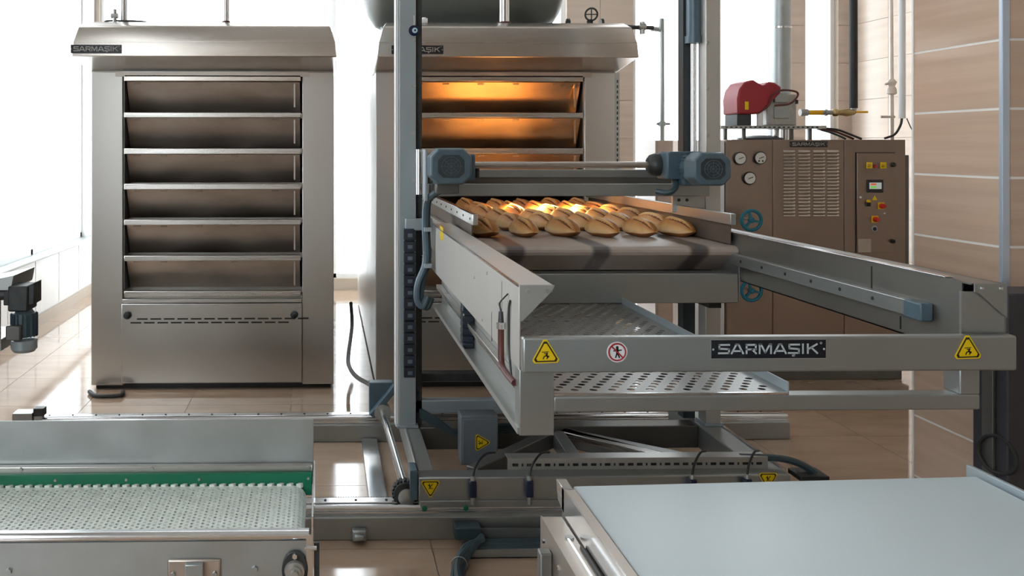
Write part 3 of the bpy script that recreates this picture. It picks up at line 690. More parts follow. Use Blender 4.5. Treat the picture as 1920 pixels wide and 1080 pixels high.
# black cable tail at the right front corner
MB().tube([(dx1 - 0.1, 3.40, dz1 - 0.01), (dx1 + 0.05, 3.38, dz1 - 0.01), (PX(1500, 3.36), 3.36, zc1 + 0.02), (PX(1530, 3.34), 3.34, zc1 - 0.01)], 0.014, 8).build('power_cable', 'cable', L)
MB().box(PX(1492, 3.34), PX(1545, 3.34), 3.30, 3.40, zc1 - 0.03, zc1 - 0.008).build('cable_guide', 'rubber', L, 0.004)
# junction box
jx0, jx1 = PX(864, 3.70), PX(934, 3.70)
jb = MB().box(jx0, jx1, 3.70, 3.79, PZ(874, 3.70), PZ(781, 3.70)).build('junction_box', 'box', L, 0.005)
bx(jx0 + 0.008, jx1 - 0.004, 3.694, 3.70, PZ(871, 3.70), PZ(787, 3.70)).build('box_lid', 'box', jb, 0.003)
warning_triangle((PX(902, 3.69), PZ(832, 3.69)), 0.060, 3.6935, jb, -math.pi / 2)
# energy chain on the left post
chx0, chx1 = PX(757, YP - 0.09), PX(779, YP - 0.09)
zt_, zb_ = PZ(430, YP - 0.09), PZ(710, YP - 0.09)
ch = bx(chx0 + 0.004, chx1 - 0.004, YP - 0.075, YP - 0.031, zb_, zt_).build('energy_chain', 'chain', L, 0.003)
nl = 13; lh = (zt_ - zb_) / nl
l0 = bx(chx0, chx1, YP - 0.092, YP - 0.07, 0.003, lh - 0.004).build('chain_link', 'chain', ch, 0.002)
w0 = bx(chx0 + 0.018, chx1 - 0.014, YP - 0.094, YP - 0.091, lh * 0.3, lh * 0.62)
for k in range(nl):
    o = l0 if k == 0 else l0.copy()
    if k: COL.objects.link(o)
    o.location = (0, 0, zb_ + k * lh)
m = MB()
for k in range(nl): m.box(chx0 + 0.018, chx1 - 0.014, YP - 0.0935, YP - 0.0915, zb_ + lh * (k + 0.3), zb_ + lh * (k + 0.62))
m.build('chain_gaps', 'chain_win', ch, kind='stuff')
MB().box(chx0 + 0.01, PX(812, YP - 0.08), YP - 0.07, YP - 0.035, PZ(430, YP), PZ(408, YP)).build('chain_bracket', 'paint_post', L, 0.003)

# ================================================================== LIFT CARRIAGE (side beams, cross bar, tray, belt)
YF = 2.12
C = thing('lift_carriage', 'grey lifting frame with belt and long arms reaching forward', 'bakery machine', (1.1, 3.0, 0.9))
xl0, xl1 = PX(973, YF), PX(1038, YF); xr0, xr1 = PX(1827, YF), PX(1887, YF)
zT, zPb, zLb = PZ(535, YF, 1000), PZ(692, YF, 1000), PZ(815, YF, 1000)
YE = 3.86
arm = MB().box(xl0, xl0 + 0.004, YF, YE, zPb, zT).box(xl0, xl1, YF + 0.01, YE, zT - 0.004, zT).box(xl1 - 0.004, xl1, YF + 0.01, YE, zT - 0.02, zT - 0.004)
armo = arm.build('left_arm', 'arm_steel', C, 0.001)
MB().box(xl0 - 0.003, xl0, YF, YE, zT - 0.004, zT + 0.001).build('arm_edge', 'steel_bright', armo)  # bright strip standing for the highlight along the arm edge
# gusset plate on front
zg = P(980, 602, YF)[1]
MB().prism([(xl0 + 0.002, zT), (xl1 + 0.002, zT), (xl1 - 0.004, zT - 0.014), (xl0 + 0.008, zg), (xl0 + 0.002, zg)], 'y', YF - 0.002, YF + 0.002).build('gusset', 'paint_light', armo)
bolts([(xl0 + 0.022, YF - 0.002, zT - 0.014), (xl1 - 0.016, YF - 0.002, zT - 0.014)], (0, -1, 0), 0.006, 0.004, 'gusset_bolts', 'galv', armo)
# seams in the outer panel
m = MB()
for px, pa, pb_ in ((941, 527, 600), (922, 585, 640)):
    Yq = xl0 / PX(px, 1.0); m.box(xl0 - 0.0006, xl0 + 0.001, Yq - 0.002, Yq + 0.002, PZ(pb_, Yq, px), PZ(pa, Yq, px))
m.build('panel_seam', 'ink', armo)
pts = []
for px, py in ((914, 512), (890, 520), (936, 570), (870, 590), (905, 600)):
    Yq = xl0 / PX(px, 1.0); pts.append((xl0, Yq, PZ(py, Yq, px)))
bolts(pts, (-1, 0, 0), 0.005, 0.003, 'panel_screws', 'galv', armo)
Yq = xl0 / PX(828, 1.0)
bx(xl0 - 0.001, xl0, Yq - 0.05, Yq + 0.05, PZ(450, Yq), PZ(425, Yq)).build('yellow_label', 'yellow', armo)
# lower channel under left arm
lc = MB().box(xl0 + 0.045, xl0 + 0.05, YF + 0.004, YE, zLb, zPb + 0.01).box(xl0, xl0 + 0.05, YF + 0.004, YE, zLb, zLb + 0.004).box(xl0 - 0.003, xl0 + 0.002, YF + 0.004, YE, zLb, zLb + 0.016)
lco = lc.build('lower_channel', 'paint_light', C)
MB().box(xl0 + 0.02, xl0 + 0.044, YF + 0.01, YE, zLb + 0.075, zLb + 0.095).build('runner', 'steel', lco, 0.002)
# end plate of lower channel, front
MB().box(xl0 + 0.001, xl1 + 0.001, YF - 0.002, YF + 0.05, zLb - 0.002, zPb - 0.001).build('end_block', 'paint', C, 0.002)
# hanging chain inside
xh = PX(867, 3.0); zh1, zh0 = PZ(585, 3.0, 867), PZ(655, 3.0, 867)
hc = bx(xl0 + 0.005, xl0 + 0.040, 3.02, 3.07, zh0, zh1 + 0.03).build('chain_loop', 'chain', C, 0.003)
for k in range(6): bx(xl0 + 0.002, xl0 + 0.042, 3.012, 3.06, zh0 + k * 0.024, zh0 + k * 0.024 + 0.018).build('chain_link', 'chain', hc, 0.002)
# front cross bar with stickers and nameplate
zb0, zb1 = PZ(691, YF, 1400), PZ(626, YF, 1400)
bar_ = MB().box(xl0 + 0.002, xr1, YF - 0.034, YF - 0.004, zb0, zb1).build('front_bar', 'paint', C, 0.005)
ybf = YF - 0.034
warning_triangle((PX(1023, ybf), PZ(664, ybf, 1023)), 0.056, ybf - 0.0002, bar_, 0.03)
warning_triangle((PX(1814, ybf), PZ(656, ybf, 1814)), 0.056, ybf - 0.0002, bar_, 0.03)
cxp, czp = PX(1157, ybf), PZ(660, ybf, 1157)
o = MB().cyl((cxp, ybf, czp), (cxp, ybf - 0.001, czp), 0.0255, n=28).build('no_touching_sticker', 'sticker_white', bar_, label='round white sticker, red ring and slash over a black figure')
MB().torus((cxp, ybf - 0.001, czp), (0, 1, 0), 0.0205, 0.0022, 28, 5).build('red_ring', 'sticker_red', o)
m = MB(); ribbon(m, [(cxp - 0.014, czp + 0.014), (cxp + 0.014, czp - 0.014)], 0.0035, lambda a, b_: (a, ybf - 0.0026, b_)); m.build('red_slash', 'sticker_red', o, smooth=False)
m = MB(); fn = lambda a, b_: (a, ybf - 0.0018, b_)
for st, w in (([(0, .007), (0, -.003)], .006), ([(-.009, .003), (.010, .005)], .003), ([(-.001, -.003), (-.004, -.013)], .0035), ([(.001, -.003), (.005, -.013)], .0035)):
    ribbon(m, [(cxp + a, czp + b_) for a, b_ in st], w, fn)
m.cyl((cxp, ybf - 0.0012, czp + 0.0115), (cxp, ybf - 0.0018, czp + 0.0115), 0.0035, n=10)
m.build('pictogram', 'ink', o, smooth=False)
nameplate(PX(1333, ybf), PX(1547, ybf), PZ(671, ybf, 1440), PZ(637, ybf, 1440), ybf - 0.0005, bar_)
# right arm
zRb = EYE - (EYE - zPb) * 0.96
ra = MB().box(xr0 + 0.006, xr0 + 0.010, YF + 0.05, YE, zRb, zT).box(xr0, xr1, YF + 0.01, YE, zT - 0.004, zT).box(xr1 - 0.004, xr1, YF, YE, zRb, zT).box(xr0 + 0.006, xr1 - 0.02, YF + 0.02, YE, zRb, zRb + 0.004)
rao = ra.build('right_arm', 'arm_shaded', C)
MB().box(xr0 - 0.003, xr0 + 0.02, YF + 0.10, YE, zT, zT + 0.004).build('arm_edge', 'steel_bright', rao, 0.001)
MB().prism([(xr0, zT + 0.001), (xr1, zT + 0.001), (xr1, zT - 0.085), (xr0 + 0.012, zT - 0.025), (xr0, zT - 0.02)], 'y', YF - 0.002, YF + 0.002).build('gusset', 'paint', rao)
bolts([(xr0 + 0.018, YF - 0.002, zT - 0.010), (xr1 - 0.016, YF - 0.002, zT - 0.010)], (0, -1, 0), 0.005, 0.004, 'gusset_bolts', 'steel_bright', rao)
bx(xr0 - 0.03, xr1, YF + 0.004, YF + 0.012, zb1 - 0.02, zT - 0.02).build('end_plate', 'paint', rao)
# rail on the inner face of the right arm
ry0 = (xr0 - 0.01) / PX(1735, 1.0)
zr = PZ(585, ry0, 1725)
MB().box(xr0 - 0.018, xr0 + 0.005, ry0 + 0.05, YE, zr - 0.022, zr + 0.022).build('guide_rail', 'paint', rao, 0.002)
bx(xr0 - 0.03, xr0 + 0.005, ry0 - 0.01, ry0 + 0.06, zr - 0.024, zr + 0.024).build('bumper', 'motor', rao, 0.004)
bolts([(xr0 - 0.018, ry0 + 0.05 + 0.16 * k, zr) for k in range(1, 9)], (-1, 0, 0), 0.006, 0.003, 'rail_bolts', 'iron', rao)
for px, pa, pb_ in ((1634, 499, 543), (1688, 593, 617)):
    Yq = (xr0 + 0.005) / PX(px, 1.0); m = MB().box(xr0 + 0.0045, xr0 + 0.0062, Yq - 0.002, Yq + 0.002, max(zRb, PZ(pb_, Yq, px)), PZ(pa, Yq, px)).build('panel_seam', 'ink', rao)
# lower U bar
zu0, zu1 = PZ(771, YF, 1400), PZ(742, YF, 1400)
xu1 = PX(1838, YF + 0.0)
MB().box(xl1, xu1, YF + 0.0, YF + 0.045, zu0, zu1).build('lower_bar', 'paint', C, 0.004)
MB().box(PX(1800, YF), xu1, YF + 0.0, YF + 0.06, zu1 - 0.001, zb0 + 0.01).build('bar_upright', 'paint', C, 0.004)
# perforated plate builder
def perforated(x0, x1, y0, y1, px_, py_, rx, ry, shift, n=8, th=0.002, z=0.0, margin=0.012):
    m = MB(); rows = int((y1 - y0 - 2 * margin) / py_)
    ya = y0 + (y1 - y0 - rows * py_) / 2
    def quad(a, b_, c, d): m.add([(a, c, z), (b_, c, z), (b_, d, z), (a, d, z)], [(0, 1, 2, 3)])
    quad(x0, x1, y0, ya); quad(x0, x1, ya + rows * py_, y1)
    for r in range(rows):
        yy = ya + r * py_; xs_ = x0 + margin + ((r * shift) % 1.0) * px_
        quad(x0, xs_, yy, yy + py_)
        while xs_ + px_ < x1 - margin * 0.5:
            cx_, cy_ = xs_ + px_ / 2, yy + py_ / 2
            # outer ring: 8 points on the cell border, 8 on the hole
            ou = [(xs_ + px_, cy_), (xs_ + px_, yy + py_), (cx_, yy + py_), (xs_, yy + py_), (xs_, cy_), (xs_, yy), (cx_, yy), (xs_ + px_, yy)]
            inn = [(cx_ + math.cos(a * math.pi / 4) * rx, cy_ + math.sin(a * math.pi / 4) * ry) for a in range(8)]
            vs = [(p[0], p[1], z) for p in ou] + [(p[0], p[1], z) for p in inn] + [(p[0], p[1], z - th) for p in inn]
            m.add(vs, [(i, (i + 1) % 8, (i + 1) % 8 + 8, i + 8) for i in range(8)] + [(i + 8, (i + 1) % 8 + 8, (i + 1) % 8 + 16, i + 16) for i in range(8)])
            xs_ += px_
        quad(xs_, x1, yy, yy + py_)
    return m
ztr = zu1 + 0.006
tx0, tx1 = xl1 - 0.02, PX(1482, YF)
tray = perforated(tx0, tx1, YF + 0.012, 3.36, 0.048, 0.0245, 0.0105, 0.0098, 1 / 3., z=ztr).build('perforated_tray', 'tray_steel', C, smooth=False)
for xq in (tx1, tx0 - 0.003): MB().box(xq, xq + 0.003, YF + 0.012, 3.36, ztr - 0.002, ztr + 0.024).build('tray_lip', 'paint_post', tray)
MB().box(tx0, tx1, YF + 0.006, YF + 0.012, ztr - 0.006, ztr).build('tray_edge', 'steel_bright', tray)
MB().box(tx0, tx1, 3.36, 3.375, ztr - 0.02, ztr + 0.004).build('tray_rear_edge', 'paint_dark', tray)
MB().box(tx0 + 0.01, tx0 + 0.04, 2.2, 3.3, ztr - 0.024, ztr - 0.006).box(tx1 - 0.05, tx1 - 0.02, 2.2, 3.3, ztr - 0.024, ztr - 0.006).build('tray_support', 'paint_dark', tray)
# belt unit
YN = 3.36; zB = PZ(463, YN, 1100)
bx0, bx1 = xl1 + 0.006, PX(1391, YN)
prof = [(5.26, zB), (YN + 0.03, zB), (YN + 0.012, zB - 0.004), (YN + 0.002, zB - 0.012), (YN, zB - 0.022), (YN + 0.006, zB - 0.034), (YN + 0.15, zB - 0.112), (YN + 0.17, zB - 0.112), (YN + 0.03, zB - 0.026), (5.26, zB - 0.012)]
bel = MB().prism(prof, 'x', bx0, bx1).build('canvas_belt', 'canvas', C)
MB().box(bx0 + 0.002, PX(1385, 3.34), 3.34, 3.42, PZ(569, 3.34, 1200), PZ(513, 3.34, 1200)).build('belt_beam', 'paint', C, 0.004)
xs1 = PX(1386, 3.34)
MB().prism([(3.345, PZ(569, 3.34)), (3.345, zB - 0.05), (YN + 0.02, zB - 0.03), (5.2, zB - 0.03), (5.2, zB - 0.12), (3.6, PZ(569, 3.34))], 'x', xs1 + 0.001, xs1 + 0.006).build('side_plate', 'paint', C, 0.001)
MB().prism([(3.40, PZ(560, 3.34)), (3.56, zB - 0.10), (5.2, zB - 0.05), (5.2, zB - 0.12), (3.6, PZ(569, 3.34))], 'x', bx0, bx0 + 0.005).build('side_plate', 'paint', C, 0.001)
MB().cyl((xs1 - 0.01, YN + 0.025, zB - 0.022), (xs1 + 0.03, YN + 0.025, zB - 0.022), 0.016, n=14).build('belt_roller', 'alu', C)
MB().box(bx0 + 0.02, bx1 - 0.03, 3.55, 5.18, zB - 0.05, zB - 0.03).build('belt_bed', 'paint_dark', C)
MB().box(bx0 + 0.02, bx1 - 0.03, 3.56, 5.18, zB - 0.135, zB - 0.120).build('added_slit_cover', 'paint_dark', C)  # dark sheet added to block the bright slit below the belt
MB().box(1.55, 1.60, 3.42, 3.9, PZ(582, 3.4), PZ(570, 3.4)).build('under_rail', 'iron', C)
# guard rails beside the bread
gz = zB + 0.130
def guard(xa, s, lbl):
    g = bx(xa - 0.002, xa + 0.002, YN + 0.035, 5.24, zB + 0.006, gz).build('guard_board', 'guard_brown', C, label=lbl)
    MB().box(xa - 0.014 * (s > 0) - 0.004, xa + 0.014 * (s < 0) + 0.004, YN - 0.002, 5.24, gz - 0.044, gz).build('guard_cap', 'steel_bright' if s < 0 else 'galv', g, 0.002)
    bolts([(xa - 0.004 * (1 if s < 0 else 3.5), YN + 0.06 + 0.17 * k, gz - 0.022) for k in range(10)], (-1, 0, 0), 0.005, 0.002, 'guard_screws', 'iron', g)
guard(PX(885, YN + 0.035), -1, 'left steel guard board')
guard(PX(1370, YN + 0.035), 1, 'right steel guard board')
bx(PX(885, YN + .035) - 0.03, PX(885, YN + .035) - 0.006, YN + 0.03, 5.1, zB + 0.004, zB + 0.03).build('guard_foot', 'steel', C, 0.002)
# rear beams of carriage
MB().box(PX(800, 3.88), pr_x0 - 0.01, 3.83, 3.88, PZ(368, 3.83, 1000), PZ(345, 3.83, 1000)).build('rear_beam', 'paint', C, 0.003)
MB().box(PX(800, 3.98), PX(1262, 3.98), 3.96, 3.995, PZ(333, 3.96, 1000), PZ(318, 3.96, 1000)).build('upper_beam', 'paint', C, 0.003)
MB().box(PX(800, 3.98), PX(1262, 3.98), 3.97, 3.99, PZ(345, 3.96, 1000), PZ(333, 3.96, 1000)).build('beam_web', 'paint_dark', C)
zsh = PZ(309, 3.80, 1000)
MB().cyl((PX(870, 3.8), 3.80, zsh), (PX(1225, 3.8), 3.80, zsh), 0.0145, n=16).build('drive_shaft', 'steel', C)
MB().lathe((PX(1214, 3.8), 3.80, zsh), (1, 0, 0), [(0, 0.03), (0.012, 0.045), (0.03, 0.052), (0.055, 0.052), (0.06, 0.03), (0.085, 0.03)], 14).build('coupling', 'iron', C)
# guessed lamp bar, unseen behind the rear beam, added to light the loaves
ly = 4.72; lz = PZ(359, ly, 1000)
gL, gR = PX(885, YN + 0.035), PX(1370, YN + 0.035)
lb = MB().box(gL - 0.01, gR + 0.01, ly - 0.02, ly + 0.02, lz, lz + 0.018).box(gL - 0.012, gL + 0.0, ly - 0.015, ly + 0.015, gz, lz + 0.01).box(gR, gR + 0.012, ly - 0.015, ly + 0.015, gz, lz + 0.01)
lb.box(0.98, 1.40, ly - 0.024, ly - 0.02, lz - 0.012, lz + 0.018)
lb = lb.build('guessed_lamp_bar', 'iron', C, label='unseen lamp bar added across the belt')
bx(1.0, 1.38, ly - 0.012, ly + 0.012, lz - 0.006, lz - 0.001).build('added_lamp_tube', 'glow', lb)
area_light('added_bread_light', (1.19, ly, lz - 0.012), (1.19, ly - 0.02, zB), 0.40, 0.03, 62, (1.0, 0.55, 0.15))

def gear_motor(cx, cz, y0, y1, parent, s=1.0):
    # axis along Y, fan cover towards the camera
    m = MB(); pr = []
    w, h = 0.088 * s, 0.076 * s
    oct_ = lambda k: [(cx + a * w * k, cz + b_ * h * k) for a, b_ in ((-1, .55), (-.6, 1), (.6, 1), (1, .55), (1, -.55), (.6, -1), (-.6, -1), (-1, -.55))]
    a = oct_(0.93); b_ = oct_(1.0); n = 8
    vs = [(p[0], y0, p[1]) for p in a] + [(p[0], y0 + 0.02, p[1]) for p in b_] + [(p[0], y0 + 0.10, p[1]) for p in b_]
    fs = [tuple(range(n)), tuple(range(3 * n - 1, 2 * n - 1, -1))] + [(r * n + i, (r + 1) * n + i, (r + 1) * n + (i + 1) % n, r * n + (i + 1) % n) for r in range(2) for i in range(n)]
    mo = m.add(vs, fs).build('gear_motor', 'motor', parent, 0.005, label='blue grey gear motor')
    g = oct_(0.62); MB().prism(g, 'y', y0 - 0.003, y0 + 0.002).build('fan_grille', 'motor_dark', mo)
    r = MB(); 
    for k in (0.16, 0.3, 0.44): r.torus((cx, y0 - 0.004, cz), (0, 1, 0), k * h * 1.2, 0.0012, 20, 4)
    for k in range(8):
        an = k * math.pi / 4; r.bar((cx, y0 - 0.004, cz), (cx + math.cos(an) * w * .5, y0 - 0.0041, cz + math.sin(an) * h * .5), 0.0015, 0.0015)
    r.build('grille_wires', 'motor', mo, kind='stuff')
    fns = MB()
    for k in range(24):
        an = 2 * math.pi * k / 24
        p = Vector((cx + math.cos(an) * w * 0.86, 0, cz + math.sin(an) * h * 0.86)); q = Vector((cx + math.cos(an) * w * 0.98, 0, cz + math.sin(an) * h * 0.98))
        fns.add([(p.x, y0 + 0.10, p.z), (q.x, y0 + 0.10, q.z), (q.x, y1 - 0.06, q.z), (p.x, y1 - 0.06, p.z)], [(0, 1, 2, 3)])
    fns.cyl((cx, y0 + 0.1, cz), (cx, y1 - 0.05, cz), 0.066 * s, n=20)
    fns.build('cooling_fins', 'motor', mo, smooth=False)
    MB().box(cx - 0.055 * s, cx + 0.055 * s, y1 - 0.06, y1 + 0.05, cz - 0.085 * s, cz + 0.06 * s).build('gearbox', 'motor', mo, 0.01)
    return mo
mx1, mz1 = P(846, 312, 3.52)
gm = gear_motor(mx1, mz1, 3.52, 3.74, C)
bx(mx1 + 0.075, mx1 + 0.108, 3.56, 3.64, mz1 - 0.06, mz1 + 0.05).build('terminal_box', 'motor', gm, 0.006)
MB().box(mx1 - 0.05, mx1 + 0.05, 3.62, 3.80, mz1 - 0.12, mz1 - 0.07).build('mounting_foot', 'paint_dark', gm, 0.006)
MB().cyl((mx1 + 0.12, 3.6, mz1 - 0.01), (mx1 + 0.12, 3.6, mz1 - 0.05), 0.012, n=10).build('cable_gland', 'black', gm)
bx(PX(795, 3.74), PX(800, 3.74), 3.70, 3.80, PZ(376, 3.74), PZ(280, 3.74)).build('motor_plate', 'paint_post', C, 0.002)
mx2, mz2 = P(1337, 317, 3.50)
gm2 = gear_motor(mx2, mz2, 3.50, 3.74, C, 0.92)
gx0, gx1 = PX(1248, 3.72), PX(1288, 3.72)
bx(gx0, gx1, 3.70, 3.82, PZ(336, 3.72, 1260), PZ(286, 3.72, 1260)).build('bevel_gearbox', 'motor', gm2, 0.006)
bx(gx0 + 0.01, gx1 + 0.06, 3.70, 3.80, PZ(290, 3.72, 1260), PZ(284, 3.72, 1260)).build('gearbox_cover', 'motor', gm2, 0.003)
MB().tube([(PX(1265, 3.74), 3.74, PZ(336, 3.74)), (PX(1263, 3.72), 3.70, PZ(352, 3.7)), (PX(1252, 3.7), 3.69, PZ(362, 3.7)), (PX(1232, 3.74), 3.74, PZ(360, 3.74))], 0.013, 8).build('motor_cable', 'cable', gm2)
bx(PX(1262, 3.88), pr_x0 - 0.006, 3.885, 3.90, PZ(398, 3.88, 1290), PZ(338, 3.88, 1290)).build('slide_plate', 'paint_light', C, 0.002)
bolts([(PX(px, 3.885), 3.885, PZ(375, 3.885, 1270)) for px in (1273, 1288)], (0, -1, 0), 0.008, 0.004, 'slide_bolts', 'iron', C)
MB().cyl((PX(786, 3.85), 3.86, PZ(365, 3.85)), (PX(786, 3.85), 3.86, PZ(280, 3.85)), 0.015, n=12).build('guide_sleeve', 'steel_bright', C)
# hoses by the left post
m = MB()
hoses = [[(mx1 - 0.02, 3.70, mz1 - 0.11), (PX(815, 3.72), 3.72, PZ(365, 3.72)), (PX(803, 3.76), 3.76, PZ(380, 3.76)), (PX(801, 3.78), 3.78, PZ(430, 3.78)), (PX(802, 3.78), 3.78, PZ(490, 3.78)), (PX(792, 3.78), 3.78, PZ(530, 3.78)), (PX(790, 3.78), 3.78, PZ(560, 3.78)), (PX(800, 3.78), 3.78, PZ(578, 3.78)), (PX(810, 3.78), 3.79, PZ(560, 3.78))]]
hoses.append([(p[0] - 0.012 - 0.01 * (i > 4), p[1] - 0.02, p[2] + 0.01 * (i > 6)) for i, p in enumerate(hoses[0])])
for i, h in enumerate(hoses): MB().tube(h, 0.014, 8).build('hose', 'cable' if i == 0 else 'motor', C)
for py in (430, 498): bx(PX(795, 3.74), PX(810, 3.74), 3.735, 3.80, PZ(py + 4, 3.76), PZ(py - 4, 3.76)).build('hose_clamp', 'paint_post', C, 0.002)
# flexible conduit on the outer face near the front
yc = 2.27; xc = xl0 - 0.014
cd = MB().tube([(xc, yc, PZ(612, yc, 950)), (xc, yc, PZ(650, yc, 950)), (xc, yc - 0.01, PZ(680, yc, 950)), (xc + 0.004, yc - 0.05, PZ(700, yc - .05, 950)), (xc + 0.012, yc - 0.11, PZ(716, yc - .1, 960))], 0.0085, 10).build('conduit', 'conduit', C)
zz_ = PZ(612, yc, 950)
MB().cyl((xc, yc, zz_ - 0.006), (xc, yc, zz_ + 0.012), 0.012, n=12).build('conduit_gland', 'steel_bright', cd)
MB().cyl((xc, yc, zz_ + 0.012), (xc, yc, zz_ + 0.04), 0.008, 0.006, n=10).build('plug', 'black', cd)
MB().tube([(xc, yc, zz_ + 0.04), (xc - 0.003, yc, zz_ + 0.062), (xc + 0.004, yc - 0.02, zz_ + 0.08), (xc + 0.012, yc - 0.03, zz_ + 0.092)], 0.0022, 6).build('thin_wire', 'black', cd)
MB().tube([(xl0 - 0.002, yc - 0.06, zz_ + 0.08), (xl0 - 0.004, yc - 0.05, zz_ + 0.05), (xl0 - 0.002, yc - 0.045, zz_ - 0.05), (xl0 - 0.003, yc - 0.08, zz_ - 0.12)], 0.003, 6).build('thin_wire', 'iron', cd)

# evil-eye bead hanging on the left post
ex, ez = P(776.5, 57, YP - 0.045)
E = thing('glass_eye_bead', 'round navy glass bead with pale blue eye on left post', 'ornament', (ex, YP - 0.045, ez))
MB().lathe((ex, YP - 0.034, ez), (0, -1, 0), [(0, 0.01), (0.002, 0.022), (0.006, 0.0245), (0.010, 0.02), (0.012, 0.008)], 24).build('bead_disc', 'bead_blue', E)
MB().cyl((ex + 0.003, YP - 0.046, ez), (ex + 0.003, YP - 0.048, ez), 0.0125, n=20).build('pale_iris', 'bead_white', E)
MB().cyl((ex + 0.004, YP - 0.048, ez), (ex + 0.004, YP - 0.0495, ez), 0.0045, n=14).build('pupil', 'bead_blue', E)
MB().tube([(ex, YP - 0.038, ez + 0.022), (ex + 0.002, YP - 0.036, ez + 0.045), (ex, YP - 0.033, ez + 0.07)], 0.002, 6).build('cord', 'white', E)

# ================================================================== BREAD
def loaf_mesh(seed):
    rnd = random.Random(seed); Lh, Wh, H = 0.100 + rnd.uniform(-.006, .006), 0.050 + rnd.uniform(-.003, .004), 0.108 + rnd.uniform(-.005, .006)
    nu, nv = 70, 120; vs = []; cr = []; cut0 = rnd.uniform(-0.08, 0.08)
    for i in range(nu + 1):
        u = -1 + 2 * i / nu; uu = math.sin(u * math.pi / 2)
        prof = max(0.0, 1 - abs(uu) ** 2.6) ** 0.5
        for j in range(nv):
            a = 2 * math.pi * j / nv; cy, sz = math.cos(a), math.sin(a)
            y = Wh * prof * cy; z = H * 0.5 * (0.55 + 0.45 * prof) * prof * (sz if sz > 0 else sz * 0.55)
            z0 = H * 0.5 * 0.55 * 0.60
            t = 0.45 + 0.0 * uu
            c = 0.38 + 0.42 * (1 - max(0, sz)) ** 1.2
            if sz > 0 and abs(uu) < 0.97:
                # score line runs slantwise over the loaf, with one raised pale lip
                p = a - math.radians(66 + cut0 * 90 + 16 * uu); k = 1 - (uu / 0.97) ** 6
                if abs(p) < 0.7:
                    dd = k * (-0.009 * math.exp(-(p / 0.11) ** 2) + 0.007 * math.exp(-((p - 0.22) / 0.11) ** 2) + 0.003 * math.exp(-((p + 0.2) / 0.12) ** 2))
                    y += cy * dd; z += sz * dd
                    if 0.08 < p < 0.52: c += 0.30 * k
                    if -0.10 < p < 0.07: c -= 0.45 * k
            y += 0.002 * math.sin(3 * uu + seed); z += 0.0015 * math.sin(5 * uu + a * 2 + seed)
            if sz <= -0.4: c = 0.22
            vs.append((Lh * uu, y, max(z + H * 0.5 * 0.5, 0.0))); cr.append(min(1, max(0, c)))
    fs = [(i * nv + j, (i + 1) * nv + j, (i + 1) * nv + (j + 1) % nv, i * nv + (j + 1) % nv) for i in range(nu) for j in range(nv)]
    me = bpy.data.meshes.new('bread_loaf'); me.from_pydata(vs, [], fs); me.update()
    import bmesh
    bm_ = bmesh.new(); bm_.from_mesh(me); bmesh.ops.recalc_face_normals(bm_, faces=bm_.faces); bm_.to_mesh(me); bm_.free()
    at = me.attributes.new('crust', 'FLOAT', 'POINT'); at.data.foreach_set('value', cr)
    me.materials.append(M['crust']); me.shade_smooth(); return me
LM = [loaf_mesh(k) for k in range(5)]
ORD = ['leftmost', 'second', 'third', 'fourth', 'fifth', 'rightmost']
ROW = ['front row', 'second row', 'third row', 'fourth row', 'fifth row', 'back row']
rr = random.Random(3)
LX_ = [PX(p, 3.74) for p in (908, 984, 1058, 1131, 1203, 1275)]
for r in range(6):
    for c_ in range(6):
        o = bpy.data.objects.new('bread_loaf', LM[rr.randrange(5)]); COL.objects.link(o)
        y = 3.76 + 0.285 * r + rr.uniform(-.015, .015)
        x = LX_[c_] + (rr.uniform(-.012, .012) if r else 0) - (0.012 if r % 2 else 0.0)
        x = max(LX_[0] - 0.004, min(LX_[5] - 0.008, x))
        o.location = (x, y, zB + 0.0005); ang = math.radians(109 + rr.uniform(-5, 5) + (10 if c_ == 5 and r == 0 else 0))
        if c_ in (0, 5): ang = math.radians(105 + rr.uniform(-3, 3)) if c_ == 0 else math.radians(116)
        o.rotation_euler = (0, 0, ang)
        pos = (ORD[c_] + ' from the left') if 0 < c_ < 5 else ORD[c_]
        tag(o, 'golden scored bread loaf, %s in the %s on the belt' % (pos, ROW[r]), 'bread', 'bread loaves on the loader belt')

# ================================================================== STEAM BOILER
YS = 5.45
B = thing('steam_boiler', 'brown steel boiler cabinet with gauges, louvres and control door', 'boiler', (PX(1525, YS), YS + 0.4, 0))
sx0, sx1 = PX(1362, YS), PX(1698, YS); sz1 = PZ(262, YS, 1500); sz0 = PZ(690, YS, 1500)
bx(sx0, sx1, YS + 0.012, YS + 0.85, sz0, sz1).build('cabinet', 'steel_brown', B, 0.004)
seams = [sx0, PX(1449, YS), PX(1583, YS), sx1]
fp = []
for a, c in zip(seams, seams[1:]): fp.append(bx(a + 0.0015, c - 0.0015, YS, YS + 0.012, sz0, sz1).build('front_panel', 'steel_brown', B, 0.002))
bx(sx0 + 0.01, sx1 - 0.01, YS + 0.02, YS + 0.84, 0.0, sz0 - 0.002).build('plinth', 'paint_dark', B, 0.004)
bx(PX(1350, YS) - 0.02, sx0 - 0.004, YS + 0.02, YS + 0.5, 0.05, sz1 - 0.01).build('white_side_panel', 'white', B, label='white side panel')
bx(sx1 + 0.003, PX(1714, YS), YS + 0.05, YS + 0.8, 0.05, sz1 - 0.10).build('dark_side_panel', 'paint_dark', B, label='dark side panel')
nameplate(PX(1481, YS), PX(1551, YS), PZ(276, YS, 1500), PZ(265, YS, 1500), YS - 0.001, B, 'letter_dim', False)
